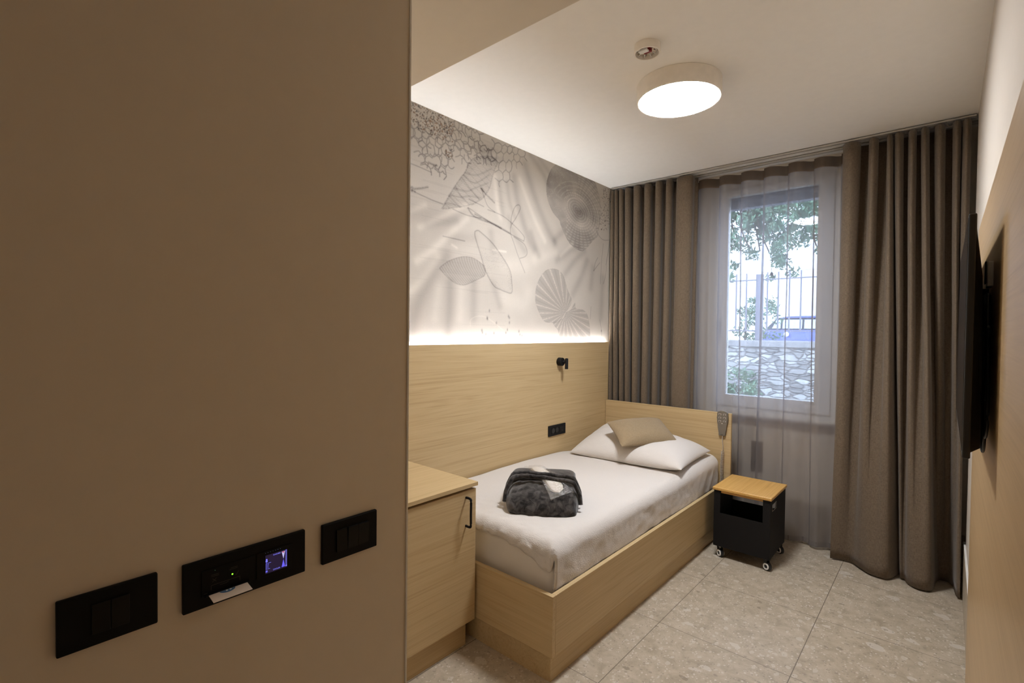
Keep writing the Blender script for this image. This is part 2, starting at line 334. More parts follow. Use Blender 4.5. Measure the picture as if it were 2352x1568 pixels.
MU_NETM=[[(1.704, 2.622), (1.752, 2.66), (1.911, 2.671), (2.004, 2.736), (2.143, 2.762), (2.276, 2.748), (2.295, 2.69), (2.379, 2.663), (2.362, 2.58), (2.251, 2.589), (2.146, 2.537), (2.113, 2.491), (2.047, 2.51), (2.006, 2.523), (1.992, 2.425), (1.953, 2.398), (1.833, 2.403), (1.803, 2.424), (1.768, 2.465), (1.704, 2.551)], [(2.359, 2.747), (2.436, 2.757), (2.706, 2.74), (2.713, 2.658), (2.665, 2.59), (2.559, 2.584), (2.55, 2.508), (2.392, 2.471), (2.41, 2.534), (2.38, 2.611), (2.323, 2.647)]]
MU_SPAT=[[(1.703, 2.742), (1.744, 2.756), (1.964, 2.752), (2.028, 2.714), (2.005, 2.653), (1.974, 2.609), (1.875, 2.602), (1.83, 2.606), (1.759, 2.596), (1.704, 2.644)], [(3.722, 2.722), (3.847, 2.75), (3.872, 2.502), (3.824, 2.381), (3.709, 2.354), (3.673, 2.466), (3.743, 2.582)], [(1.951, 2.544), (2.006, 2.571), (2.022, 2.516), (1.975, 2.515)]]
MU_SPECK=[(2.327, 1.567), (2.323, 1.574), (2.276, 1.492), (2.281, 1.476), (2.313, 1.466), (2.389, 1.473), (2.507, 1.477), (2.522, 1.498), (2.541, 1.58), (2.531, 1.59), (2.542, 1.547), (2.412, 1.542), (2.643, 1.488), (2.676, 1.457), (2.654, 1.464), (2.342, 1.437), (3.742, 1.501), (2.344, 1.62)]
# ------------------------------------------------ printed wallpaper on the left wall
def mural():
    y0, y1, z0, z1 = 1.45, 4.09, 1.36, HC-.001
    nx, nyz = 600, 520
    ys = np.linspace(y0, y1, nx); zs = np.linspace(z0, z1, nyz)
    Y, Z = np.meshgrid(ys, zs); pxy = ys[1]-ys[0]
    rng = np.random.RandomState(3)
    def fbm(scale_y, scale_z, octs=4, seed=0):
        r = np.random.RandomState(seed); out = np.zeros_like(Y); amp = 1; tot = 0
        for k in range(octs):
            gy, gz = int((y1-y0)/scale_y*2**k)+3, int((z1-z0)/scale_z*2**k)+3
            g = r.rand(gz, gy); fy = (Y-y0)/(y1-y0)*(gy-2); fz = (Z-z0)/(z1-z0)*(gz-2)
            iy = fy.astype(int); iz = fz.astype(int); ty = fy-iy; tz = fz-iz; ty = ty*ty*(3-2*ty); tz = tz*tz*(3-2*tz)
            out += amp*((g[iz, iy]*(1-ty)+g[iz, iy+1]*ty)*(1-tz)+(g[iz+1, iy]*(1-ty)+g[iz+1, iy+1]*ty)*tz); tot += amp; amp *= .5
        return out/tot
    def segd(a, b, Yv=Y, Zv=Z):
        ay, az = a; by, bz = b; dy, dz = by-ay, bz-az; l2 = dy*dy+dz*dz+1e-12
        t = np.clip(((Yv-ay)*dy+(Zv-az)*dz)/l2, 0, 1)
        return np.hypot(Yv-ay-t*dy, Zv-az-t*dz), t
    def lined(pts, pad):
        d = np.full_like(Y, 9.)
        for a, b in zip(pts[:-1], pts[1:]):
            i0 = max(0, int((min(a[0], b[0])-pad-y0)/(y1-y0)*(nx-1))); i1 = min(nx, int((max(a[0], b[0])+pad-y0)/(y1-y0)*(nx-1))+2)
            j0 = max(0, int((min(a[1], b[1])-pad-z0)/(z1-z0)*(nyz-1))); j1 = min(nyz, int((max(a[1], b[1])+pad-z0)/(z1-z0)*(nyz-1))+2)
            if i1 <= i0 or j1 <= j0: continue
            s = (slice(j0, j1), slice(i0, i1)); dd, _ = segd(a, b, Y[s], Z[s]); d[s] = np.minimum(d[s], dd)
        return d
    def inside(poly, Yv=Y, Zv=Z):
        c = np.zeros(Yv.shape, bool); n = len(poly)
        for i in range(n):
            (a0, a1), (b0, b1) = poly[i], poly[(i+1) % n]
            if a1 == b1: continue
            c ^= ((a1 > Zv) != (b1 > Zv)) & (Yv < (b0-a0)*(Zv-a1)/(b1-a1)+a0)
        return c
    def cm(pts, k=6, closed=False):
        P = [(0, p[0], p[1]) for p in pts]
        if closed: P = P+[P[0]]
        return [(v[1], v[2]) for v in catmull(P, k)]
    ink = np.zeros_like(Y)       # darkening 0..1
    base = np.array([.62, .57, .505])
    tone = fbm(.5, .4, 5, 1)
    ink += (tone-.5)*.32 + .06 + .07*np.clip((2.7-Y)/.9, 0, 1)*np.clip((Z-1.55)/.5, 0, 1)
    ink += np.clip((Z-2.1)/.7, 0, 1)*.08*fbm(.6, .3, 3, 8)
    for pts, w, s in MU_DARK:
        d = lined(cm(pts), w*2.2); ink += .95*s*np.exp(-(d/(w*.62))**2)
    for pts, w, s in MU_LIGHT:
        d = lined(cm(pts), w*2.2); ink -= .7*s*np.exp(-(d/(w*.62))**2)
    # linen texture
    wv = np.sin(Z*2*np.pi/.011)*.5+np.sin(Y*2*np.pi/.02)*.5
    ink += (rng.rand(*Y.shape)-.5)*.05 + .008*wv
    streak = fbm(.5, .012, 2, 21); ink += np.where(streak > .72, .06, 0)*(Y < 2.5)
    def blend(mask, v, a=1.0):
        nonlocal ink
        ink = ink*(1-mask*a) + v*mask*a
    # turret shell
    T = cm(MU_TURRET, 4, True); mk = inside(T); tip = np.array(T[0]); ax = np.array([2.30, 2.62])-tip; L_ = np.hypot(*ax); ax /= L_
    u = (Y-tip[0])*ax[0]+(Z-tip[1])*ax[1]; v = -(Y-tip[0])*ax[1]+(Z-tip[1])*ax[0]
    band = np.abs(np.sin((u+.25*v)*2*np.pi/.085)); rib = np.sin((v+.5*u)*2*np.pi/.012)
    ink[mk] += (.17 + .14*(band < .3) + .09*(rib > .3)*(band > .4) - .06*(v < 0))[mk]
    d = lined(T+[T[0]], .01); ink += .26*np.exp(-(d/.005)**2)*(rng.rand(*Y.shape) > .2)
    for w_ in MU_WHORL:
        d = lined(cm(w_, 5), .015); ink += .20*np.exp(-(d/.006)**2)
    mouth = ((Y-2.33)/.13)**2+((Z-2.63)/.055)**2; ink += .5*np.exp(-mouth*1.4)*(fbm(.02, .02, 3, 4)+.3)
    hl = ((Y-2.38)/.09)**2+((Z-2.64-.25*(Y-2.38))/.018)**2; ink -= .2*np.exp(-hl)
    # ammonite
    A = cm(MU_AMMON, 3, True); mk = inside(A)
    cy, cz = MU_AMC[0]; dy, dz = (Y-cy)*.62, (Z-cz); R = np.hypot(dy, dz); th = np.arctan2(dz, dy)
    rings = np.sin(2*np.pi*(R+.012*np.sin(th*2))/.021) ; ribs = np.sin(th*42+R*20)
    pat = .27 - .15*((rings > .45) & (ribs > -.75)) - .03*(ribs > .5) + .05*fbm(.08, .08, 3, 9)
    left = (Y < cy-.16) | ((Z > cz+.14) & (Y < cy))
    speck = rng.rand(*Y.shape) > .86
    pat = np.where(left, .27-.16*speck*(fbm(.05, .03, 3, 30) > .5)+.05*fbm(.06, .06, 2, 12), pat)
    pat += .16*np.exp(-(R/.05)**2) - .06*np.exp(-((R-.11)/.02)**2)
    sh = fbm(.2, .1, 3, 15); pat += (sh-.5)*.45 + .04*(np.sin(th*3+1) > .2)
    ink = np.where(mk, ink*.45+pat*1.35, ink)
    d = lined(A+[A[0]], .01); ink += .10*np.exp(-(d/.004)**2)*(Z > 2.3)
    for k in range(5):
        rr = .10+.03*k; d = np.abs(R-rr); m2 = mk & (th > -.4) & (th < 2.7); ink -= .16*np.exp(-(d/.0035)**2)*m2
    # cone, oval, fans
    K = cm(MU_CONE, 4, True); mk = inside(K); e = lined(K+[K[0]], .02)
    sp = rng.rand(*Y.shape); dens = fbm(.1, .1, 3, 31)
    ink = np.where(mk, ink*.75+.03, ink); ink += mk*(.25*(sp > .93)*(dens > .48)+.14*(sp > .84)*(Y-2.50 > (1.9-Z)*.2)*(dens > .45))
    ink += .4*np.exp(-(e/.004)**2) + .08*np.exp(-(e/.014)**2)*mk
    O = cm(MU_OVAL, 4, True); mk = inside(O); e = lined(O+[O[0]], .02)
    oc = (2.07, 1.78); rb = np.sin((Y-oc[0]+.25*np.sin((Z-1.7)*6))*2*np.pi/.022 )
    ink = np.where(mk, ink*.5+.24+.14*(rb > .1)-.06*fbm(.05, .05, 2, 33)+.06*(Z > 1.83), ink); ink += .20*np.exp(-(e/.0035)**2)
    fy, fz = MU_FC[0]
    for poly, k, ph in ((MU_FANB, 26, .3), (MU_FAN, 26, 0)):
        F = cm(poly, 3, True); mk = inside(F); e = lined(F+[F[0]], .02)
        th = np.arctan2(Z-fz, (Y-fy)*.7); rad = np.hypot(Y-fy, Z-fz)
        r1 = np.sin(th*k+ph); r2 = rng.rand(*Y.shape)
        v = .36 - .24*(r1 > .90)*(r2 > .1) - .13*(r1 > .55)*(r2 > .55) + .07*(r1 < -.85) - .05*fbm(.15, .15, 2, 5)
        ink = np.where(mk, ink*.25+v, ink); ink += .10*np.exp(-(e/.003)**2)
    # pencil marks
    for l in MU_THICK:
        d = lined(cm(l, 6), .02); ink += .5*np.exp(-(d/.006)**2)*(rng.rand(*Y.shape)*.6+.6)
    dl = lined(cm(MU_THIN[-1], 7), .02); ink -= .12*np.exp(-(dl/.004)**2)
    for l in MU_THIN[:-1]:
        d = lined(cm(l, 7), .02); ink += .4*np.exp(-(d/.0034)**2)
    for y, z in MU_SPECK:
        d = np.hypot((Y-y)*1.3, (Z-z)*.8); ink += .6*np.exp(-(d/.008)**2)
    # fishing net: warped hexagons
    net = np.zeros_like(Y)
    for seed, cell, regions in ((5, .064, MU_NETM), (9, .050, [MU_NETM[0]])):
        r = np.random.RandomState(seed); off = r.rand(2)*.05
        wy = lambda y, z: .022*math.sin(z*12+seed)+.012*math.sin(y*17+z*9+seed)
        wz = lambda y, z: .024*math.sin(y*11+seed*2)+.010*math.sin(z*19+y*8)
        nyc, nzc = int(2.4/cell), int(1.0/cell*1.15)+2
        for i in range(nyc):
            for j in range(nzc):
                yc = 1.4+i*cell+(j % 2)*cell/2+off[0]; zc = 2.05+j*cell*.87+off[1]
                hexp = [(yc+cell*.577*math.sin(math.pi/3*k), zc+cell*.577*math.cos(math.pi/3*k)) for k in range(4)]
                for a, b in zip(hexp[:-1], hexp[1:]):
                    my, mz = (a[0]+b[0])/2, (a[1]+b[1])/2
                    ok = any(bool(inside(R_, np.array([[my]]), np.array([[mz]]))[0, 0]) for R_ in regions)
                    if not ok or r.rand() < (.07 if seed == 5 else .35): continue
                    q = [(p[0]+wy(*p), p[1]+wz(*p)) for p in (a, b)]
                    mid = ((q[0][0]+q[1][0])/2+r.uniform(-.006, .006), (q[0][1]+q[1][1])/2+r.uniform(-.005, .005))
                    d = lined([q[0], mid, q[1]], .02); net = np.maximum(net, r.uniform(.40, .62)*np.exp(-(d/.0036)**2))
    ink += net
    col = base[None, None, :]*np.ones((*Y.shape, 1))
    dk = np.array([.125, .105, .100])
    inkc = np.clip(ink, -.25, .95)[..., None]
    col = np.where(inkc > 0, col*(1-inkc)+dk*inkc, col*(1-inkc*.9))
    # rust and black spatter
    for pi, poly in enumerate(MU_SPAT):
        P = np.array(poly); n = (330, 200, 40)[pi]; r = np.random.RandomState(40+pi); k = 0
        while k < n:
            y = r.uniform(P[:, 0].min(), P[:, 0].max()); z = r.uniform(P[:, 1].min(), P[:, 1].max())
            k += 1
            if not inside(poly, np.array([[y]]), np.array([[z]]))[0, 0] and r.rand() > .12: continue
            rad = r.uniform(.0016, .0046)*(1.5 if r.rand() < .06 else 1); c = np.array([(.20, .12, .08), (.07, .06, .06), (.28, .18, .12), (.13, .09, .07)][r.randint(4) if pi != 1 else r.choice([1, 3])])
            i0, i1 = np.searchsorted(ys, [y-.03, y+.03]); j0, j1 = np.searchsorted(zs, [z-.03, z+.03])
            if i1 <= i0 or j1 <= j0: continue
            s = (slice(j0, j1), slice(i0, i1)); a = r.uniform(0, 3.14); dy = Y[s]-y; dz = Z[s]-z
            e = np.hypot((dy*math.cos(a)+dz*math.sin(a))/1.6, -dy*math.sin(a)+dz*math.cos(a))
            w = (.85*np.exp(-(e/rad)**4))[..., None]; col[s] = col[s]*(1-w)+c*w
    col = np.clip(col, .02, .9)
    # mesh
    X = np.full_like(Y, -2.2499)
    co = np.stack([X, Y, Z], -1).reshape(-1, 3)
    me = bpy.data.meshes.new('mural')
    idx = np.arange(nx*nyz).reshape(nyz, nx)
    q = np.stack([idx[:-1, :-1], idx[:-1, 1:], idx[1:, 1:], idx[1:, :-1]], -1).reshape(-1, 4)
    me.vertices.add(len(co)); me.vertices.foreach_set('co', co.ravel())
    me.loops.add(q.size); me.loops.foreach_set('vertex_index', q.ravel().astype(np.int32))
    me.polygons.add(len(q)); me.polygons.foreach_set('loop_start', (np.arange(len(q))*4).astype(np.int32))
    me.update(calc_edges=True)
    at = me.color_attributes.new('print', 'FLOAT_COLOR', 'POINT')
    rgba = np.concatenate([col.reshape(-1, 3), np.ones((nx*nyz, 1))], 1); at.data.foreach_set('color', rgba.ravel())
    m = N('printed_wallpaper'); a = m.n('ShaderNodeAttribute'); a.attribute_name = 'print'
    m.l(a.outputs['Color'], m.b.inputs['Base Color']); m.b.inputs['Roughness'].default_value = .85; m.b.inputs['Specular IOR Level'].default_value = .2
    return linkobj('wallpaper', me, m.m, wl)
wp = mural(); wp['label'] = 'printed wallpaper with grey seashells, fishing net and pencil scribbles'

# ------------------------------------------------ wooden wall panels, LED strip
t = MB().box(-2.2385, -2.2205, .716, 3.82, 0, 1.405, .001).out('wall_panel', OAKY, loc=(-2.23, 2.3, 0))
tag(t, 'long light oak wall panel behind the bed, under the shell wallpaper', 'wall panel')
t = thing('light_strip', 'glowing warm LED strip along the top of the oak panel behind the bed', 'light strip', (-2.244, 2.3, 1.385))
MB().box(-2.2492, -2.2390, .72, 3.81, 1.375, 1.379).out('mounting_profile', ALU, t)
MB().box(-2.2488, -2.2394, .73, 3.80, 1.3795, 1.390).out('diffuser', emis('led_strip_glow', WARM, STRIP_E), t)
t = MB().box(.088, .1055, -1.05, 2.80, .0, 1.925, .001).out('wall_panel', OAKR, loc=(.097, .9, 0))
tag(t, 'tall light oak wall panel on the right wall behind the television', 'wall panel')

# ------------------------------------------------ window
def window():
    t = struct('window_1', MB().box(WX0, WX0+.07, 4.18, 4.25, WZ0, WZ1).box(WX1-.05, WX1, 4.18, 4.25, WZ0, WZ1).box(WX0+.07, WX1-.05, 4.18, 4.25, WZ0, WZ0+.05).box(WX0+.07, WX1-.05, 4.18, 4.25, WZ1-.045, WZ1), WHITEP, loc=(-1.03, 4.2, WZ0))
    x0, x1, z0, z1 = -1.43, -.62, .91, 2.635
    gx0, gx1, gz0, gz1 = -1.345, -.722, 1.0, 2.585
    MB().box(x0, gx0, 4.165, 4.225, z0, z1, .004).box(gx1, x1, 4.165, 4.225, z0, z1, .004).box(gx0-.003, gx1+.003, 4.166, 4.224, z0, gz0, .004).box(gx0-.003, gx1+.003, 4.166, 4.224, gz1, z1, .004).out('sash', WHITEP, t)
    MB().box(gx0, gx1, 4.196, 4.200, gz0, gz1).out('pane', GLASS, t)
    h = MB().box(-1.405, -1.385, 4.155, 4.165, 1.50, 1.60, .003).box(-1.402, -1.388, 4.125, 4.155, 1.575, 1.589, .003).box(-1.404, -1.386, 4.115, 4.128, 1.47, 1.59, .004).out('handle', ALU, t)
    MB().box(-1.56, -.50, 4.045, 4.18, .842, .8595, .004).out('sill', plain('taupe_sill', (150, 136, 120), .5), t)
    struct('trim_4', MB().box(WX0, WX1, 4.27, 4.345, 2.505, 2.679), plain('rolled_shutter_grey', (120, 126, 138), .6))
window()
t = thing('shutter_cord', 'thin cord with a small dark ball hanging in front of the window glass', 'cord', (-1.03, 4.15, 2.63))
MB().tube([(-1.025, 4.15, 2.63), (-1.015, 4.15, 1.965)], .0012, 6).out('string', GREYP, t)
MB().lathe((-1.015, 4.15, 1.945), (0, 0, 1), [(0, -.014), (.007, -.012), (.011, -.004), (.011, .004), (.007, .012), (0, .02)], 16).out('ball', BLACK, t, True)
t = thing('wall_outlet', 'tall grey outlet plate low on the window wall behind the sheer curtain', 'outlet', (-1.078, 4.1, .44))
MB().box(-1.119, -1.037, 4.090, 4.0995, .44, .67, .003).out('plate', plain('outlet_grey', (120, 108, 94), .5), t)
for z in (.495, .555, .615): MB().lathe((-1.078, 4.0896, z), (0, -1, 0), [(.021, 0), (.021, .0012), (.018, .0012), (.017, .0002), (0, .0002)], 24).out('socket', BLACK, t)

# ------------------------------------------------ curtains
def drape(name, mat, top, bot, ztop, zbot, k=7, remap=None, nv=40, parent=None, thick=.0016, ease=1.0, loc=None, wob=.004, hem=None):
    A = catmull([(x, y, 0) for x, y in top], k); B = catmull([(x, y, 0) for x, y in bot], k)
    if remap:      # bottom curve sampled so that fold i of the hem hangs under fold i of the header
        def at(i):
            t = max(0, min(len(B)-1.001, remap(i/k)*k)); return B[int(t)].lerp(B[int(t)+1], t-int(t))
        B = [at(i) for i in range(len(A))]
    rows = []
    for j in range(nv+1):
        v = j/nv; e = v**ease; row = []
        for i, (a, b) in enumerate(zip(A, B)):
            p = a.lerp(b, e); z = ztop + (zbot-ztop)*v
            w = wob*math.sin(math.pi*min(1, v*1.3)/1.3*1)*(nz(p.x*9, z*1.3, 1.7) + .5*nz(p.x*25, z*3, 4))
            row.append((p.x + w*.5, p.y + w, z))
        rows.append(row)
    m = MB(); m.grid(rows)
    o = m.out(name, mat, parent, True, loc)
    if thick:
        s = o.modifiers.new('thickness', 'SOLIDIFY'); s.thickness = thick; s.offset = 0
    return o
def folds(b, yf, yb):
    """b: left and right edge of each front ridge; the cloth swings back to yb between ridges"""
    P = []
    for i, (l, r) in enumerate(b):
        g = (b[i+1][0]-l) if i < len(b)-1 else (r-l)*1.1
        k = .50 if i < len(b)-1 else .95
        r = l+g*k
        P += [(l+.006, yb-.005), (l-.003, (yf+yb)/2), (l+(r-l)*.15, yf+.006), (l+(r-l)*.75, yf+.002), (r+.005, (yf+yb)/2-.03), (r-.004, yb-.02)]
    P.append((b[-1][1]+.02, yb+.002)); return P
# left heavy curtain
LT = [(-2.238, -2.210), (-2.200, -2.170), (-2.158, -2.118), (-2.104, -2.055), (-2.025, -1.955), (-1.925, -1.865), (-1.828, -1.765), (-1.735, -1.685), (-1.655, -1.535)]
LB = [(-2.232, -2.195), (-2.185, -2.125), (-2.118, -2.080), (-2.065, -2.020), (-2.005, -1.935), (-1.925, -1.860), (-1.835, -1.770), (-1.755, -1.690), (-1.675, -1.550)]
t = thing('curtain', 'left heavy taupe curtain gathered beside the shell wallpaper behind the headboard', 'curtain', (-1.9, 3.9, 0), 'heavy taupe curtains')
drape('fabric', CURT, folds(LT, 3.835, 3.955), folds(LB, 3.838, 3.955), 2.722, .015, parent=t, k=5)
# right heavy curtain
RT = [(-.531, -.445), (-.397, -.352), (-.306, -.278), (-.270, -.229), (-.202, -.167), (-.143, -.109), (-.081, -.036), (.000, .034), (.042, .077)]
ctlT = []
for l, r in RT: ctlT += [(l+.008, 3.948), (l-.002, 3.87), ((l+r)/2, 3.820), (r+.002, 3.87), (r-.008, 3.948)]
ctlT[0] = (-.536, 3.93); ctlT[1] = (-.536, 3.87)
ctlB = [(-.558, 3.858), (-.511, 3.872), (-.442, 3.880), (-.385, 3.821), (-.323, 3.765), (-.240, 3.765), (-.192, 3.885), (-.184, 3.834), (-.163, 3.828), (-.144, 3.775), (-.093, 3.738), (-.037, 3.765), (-.020, 3.90), (-.004, 3.96), (.036, 3.965), (.057, 3.92), (.064, 3.828), (.072, 3.775), (.088, 3.762)]
t = thing('curtain', 'right heavy taupe curtain spreading onto the floor beside the television wall', 'curtain', (-.25, 3.86, 0), 'heavy taupe curtains')
drape('fabric', CURT, ctlT, ctlB, 2.722, .012, parent=t, k=6, ease=1.1, wob=.006, remap=lambda q: (q-2)/5*2+1)
# sheer
t = thing('sheer_curtain', 'translucent sheer curtain hanging in soft waves in front of the window', 'curtain', (-1.03, 4.0, 0))
top = []; bot = []; x = -2.0; per = .160; rnd = random.Random(5)
n = 10
for i in range(n):
    xl = -1.995+i*per
    top += [(xl, 4.005), (xl-.004, 3.982), (xl+.040, 3.963), (xl+.088, 3.985), (xl+.125, 4.022), (xl+.152, 4.026)]
    sh = rnd.uniform(-.02, .02)
    bot += [(xl+sh, 3.995), (xl+.000+sh, 3.978), (xl+.045+sh, 3.962), (xl+.085, 3.980), (xl+.12, 4.005), (xl+.15, 4.010)]
drape('header_tape', TAPE, [(a, b-.0015) for a, b in top], [(a, b-.0015) for a, b in top], 2.705, 2.635, parent=t, k=4, nv=3, thick=0, wob=0)
drape('voile', SHEER, top, bot, 2.705, .02, parent=t, k=4, nv=34, thick=0, wob=.007)
MB2 = drape('bottom_hem', sheer('sheer_hem', .45), [(a, b-.0015) for a, b in bot], [(a, b-.0015) for a, b in bot], .055, .0195, parent=t, k=4, nv=2, thick=0, wob=0)
# ceiling track
t = thing('curtain_track', 'double aluminium curtain track fixed to the ceiling above the curtains', 'curtain track', (-1.05, 3.9, HC))
for y in (3.868, 3.99):
    MB().box(-2.235, .098 if y < 3.9 else .21, y-.016, y-.009, 2.736, 2.7495).box(-2.235, .098 if y < 3.9 else .21, y+.009, y+.016, 2.736, 2.7495).box(-2.235, .098 if y < 3.9 else .21, y-.016, y+.016, 2.746, 2.7499).out('rail', ALU, t)
MB().box(-2.235, .098, 3.89, 3.945, 2.744, 2.7499).out('cover_strip', WHITEP, t)
m = MB()
m.tube(catmull([(-.030, 3.865, 2.738), (-.026, 3.85, 2.715), (-.014, 3.845, 2.702), (-.002, 3.85, 2.715), (.002, 3.865, 2.738)], 5), .0016, 6)
m.out('hook', GREYP, t)

# ------------------------------------------------ ceiling lamp and smoke detector
cx, cy = -1.052, 2.462
t = thing('ceiling_lamp', 'round white flush ceiling lamp, switched on, glowing over the bed', 'ceiling lamp', (cx, cy, HC))
R_ = .206
MB().lathe((cx, cy, HC), (0, 0, -1), [(0, .0005), (R_-.003, .0005), (R_-.001, .003), (R_, .072), (R_-.002, .082), (R_-.006, .0855), (R_-.012, .084)], 96).out('housing', SIDEM, t, 'auto')
MB().lathe((cx, cy, HC), (0, 0, -1), [(R_-.009, .0838), (R_-.02, .0865), (R_-.06, .088), (0, .089)], 96).out('diffuser', emis('lamp_diffuser_glow', WARM, LAMP_E), t, True)
cx, cy = -1.02, 2.045
t = thing('smoke_detector', 'small round smoke detector with exposed metal inside, beside the ceiling lamp', 'smoke detector', (cx, cy, HC))
MB().lathe((cx, cy, HC), (0, 0, -1), [(0, .0005), (.056, .0005), (.057, .034), (.055, .036), (.050, .036), (.0495, .012), (0, .012)], 48).out('base_ring', SIDEM, t, 'auto')
CHR = plain('bright_metal', (190, 186, 180), .25, .9)
m = MB()
for k in range(9):
    a = 2*math.pi*k/9
    m.tube([(cx+.047*math.cos(a), cy+.047*math.sin(a), HC-.014), (cx+.040*math.cos(a+.2), cy+.040*math.sin(a+.2), HC-.030), (cx+.030*math.cos(a+.3), cy+.030*math.sin(a+.3), HC-.022)], .0035, 6)
m.out('spring_contacts', CHR, t)
MB().box(cx-.028, cx+.012, cy-.030, cy-.006, HC-.034, HC-.026, .002).out('terminal_cover', WHITEP, t)
MB().box(cx-.018, cx+.018, cy-.006, cy+.012, HC-.030, HC-.0125, .003).out('core', plain('dark_red_plastic', (120, 24, 22), .4), t)

# ------------------------------------------------ bed
t = thing('bed', 'single oak bed with solid sides, recessed plinth and low flat headboard', 'bed', (-1.71, 2.7, 0))
MB().box(-2.215, -1.213, 1.664, 1.686, .12, .380, .001).out('foot_board', OAKX, t)
MB().box(-1.235, -1.213, 1.6865, 3.779, .12, .380, .001).out('side_board', OAKY, t)
MB().box(-2.215, -2.195, 1.6865, 3.779, .12, .380, .001).out('side_board', OAKY, t)
MB().box(-2.19, -1.236, 1.684, 1.702, 0, .1195).box(-1.254, -1.236, 1.7025, 3.76, 0, .1195).out('plinth', OAKY, t)
MB().box(-2.218, -1.172, 3.780, 3.802, .12, .905, .0015).out('headboard', OAKX, t)
MB().box(-2.194, -1.236, 1.687, 3.779, .18, .20).out('base_slab', OAKX, t)

def duvet_profile(s, L0, r, top, lo):
    """arc length s from the flat part: returns (inset, drop)"""
    if s < L0: return s, 0
    a = (s-L0)/r
    if a < math.pi/2: return L0 + r*math.sin(a), r*(1-math.cos(a))
    return L0+r, r+(s-L0-r*math.pi/2)
# mattress
def mattress():
    m = MB().box(-2.193, -1.255, 1.738, 3.765, .2005, .530, .04, 5)
    bmesh.ops.subdivide_edges(m.bm, edges=[e for e in m.bm.edges if e.calc_length() > .2], cuts=24, use_grid_fill=True)
    for v in m.bm.verts:
        if v.co.y < 1.79 and v.co.z > .22: v.co.y -= .006*abs(nz(v.co.x*9, 2, v.co.z*4)) + .004*nz(v.co.x*38+v.co.z*9, 1)
    o = m.out('mattress', SHEETM, None, True, (-1.72, 2.74, .2))
    tag(o, 'white mattress in a fitted sheet, showing below the cover at the bed foot', 'mattress')
mattress()
def duvet():
    TOP = .578; nu, nv = 120, 190
    Lx = .90; rx = .07; Ly = 1.96; ry = .055
    rows = []
    for j in range(nv+1):
        row = []
        for i in range(nu+1):
            sx = (Lx+rx*math.pi/2+.135)*i/nu; sy0 = j/nv
            fu = i/nu
            hang = .004 + .10*smooth01((fu-.55)/.45)
            ix, dx = duvet_profile(sx, Lx, rx, 0, 0)
            hang *= 1-smooth01((dx-.005)/.06)
            sy = (Ly+ry*math.pi/2+hang)*sy0; iy, dy = duvet_profile(sy, Ly, ry, 0, 0)
            x = -2.208+ix; y = 3.725-iy; z = TOP-(dx**4+dy**4)**.25
            if dx > .02 and dy > .02:
                k = min(dx, dy, .07)/.07
                x -= .012*k; y += .012*k
            # body: head end plumper, sags towards the panel near the pillow
            z += .008*nz(x*2.2, y*1.7) + .004*nz(x*7, y*6, 3)
            z -= .045*smooth01((y-3.0)/.5)*smooth01((-1.95-x)/.25)
            z += .02*smooth01((y-2.9)/.5)*smooth01((x+1.6)/.3)*(1 if dx < .05 else max(0, 1-(dx-.05)/.05))
            e = smooth01((dy-.005)/.06)
            cr = (nz(x*15, y*9, z*16)*.016 + nz(x*38, y*30, z*42)*.009)*(1-.9*smooth01(dx/.10))
            if dy > .005: y -= abs(cr)*1.0*e; z += cr*.8*e
            ex = smooth01((dx-.02)/.08)
            if dx > .02: x -= abs(nz(y*7, z*7, 5))*.008*ex; 
            x += nz(y*31, z*28, 9)*.0022*ex
            near = smooth01((2.05-y)/.3)
            z += near*.004*nz(x*26, y*26, 7)
            x = min(x, -1.2385)
            row.append((x, y, max(z, .372)))
        rows.append(row)
    m = MB(); m.grid(rows); o = m.out('duvet', DUVM, None, True, (-1.72, 2.7, .53))
    s = o.modifiers.new('thickness', 'SOLIDIFY'); s.thickness = .018; s.offset = -1
    tag(o, 'white crinkled cotton bed cover spread flat over the mattress', 'bedding')
duvet()

def pillow_mesh(name, mat, c, ex, ey, ez, w, d, h, pinch=.07, flat=.45, wr=.004, label='', cat='pillow', seed=0, twist=0, ex_=.62):
    ex, ey, ez = Vector(ex).normalized(), Vector(ey).normalized(), Vector(ez).normalized(); c = Vector(c)
    m = MB(); n = 44
    for sgn in (1, -1):
        rows = []
        for i in range(n+1):
            row = []
            for j in range(n+1):
                u = -math.cos(math.pi*i/n); v = -math.cos(math.pi*j/n)
                pu = u*(1-pinch*(1-v*v)*abs(u)**3); pv = v*(1-pinch*(1-u*u)*abs(v)**3)
                th = h*((1-u**4)*(1-v**4))**ex_*(1-.25*(u*u+v*v)/2)
                k = (1-abs(u)**6)*(1-abs(v)**6)
                rim = smooth01((max(abs(u), abs(v))-.45)/.4)*k
                th += wr*k*(nz(u*4+seed, v*4, sgn) + 1.4*rim*nz(u*9+seed, v*9, 2*sgn))
                z = th*(1 if sgn > 0 else -flat)
                row.append(c + ex*(pu*w/2) + ey*(pv*d/2) + ez*(z - twist*u*v))
            rows.append(row)
        m.grid(rows)
    o = m.out(name, mat, None, True, tuple(c), weld=True)
    if label: tag(o, label, cat)
    return o
import mathutils
pil = pillow_mesh('pillow', DUVM, (-1.695, 3.375, .640), (1, .0, -.03), (-.05, 1, .12), (0.0, -.13, 1), .86, .60, .105, .035, .55, .006, 'large white pillow lying against the headboard under the brown cushion', seed=2, twist=.030, ex_=.5)
def cushion():
    c = Vector((-1.650, 3.325, .772)); ex = Vector((.44, .89, -.005)).normalized(); ey = Vector((-.72, .62, .33)).normalized(); ez = ex.cross(ey).normalized()
    o = pillow_mesh('cushion', CUSH, c, ex, ey, ez, .48, .33, .062, .05, .8, .002, 'small taupe brown cushion lying on top of the white pillow', 'cushion', seed=7)
cushion()

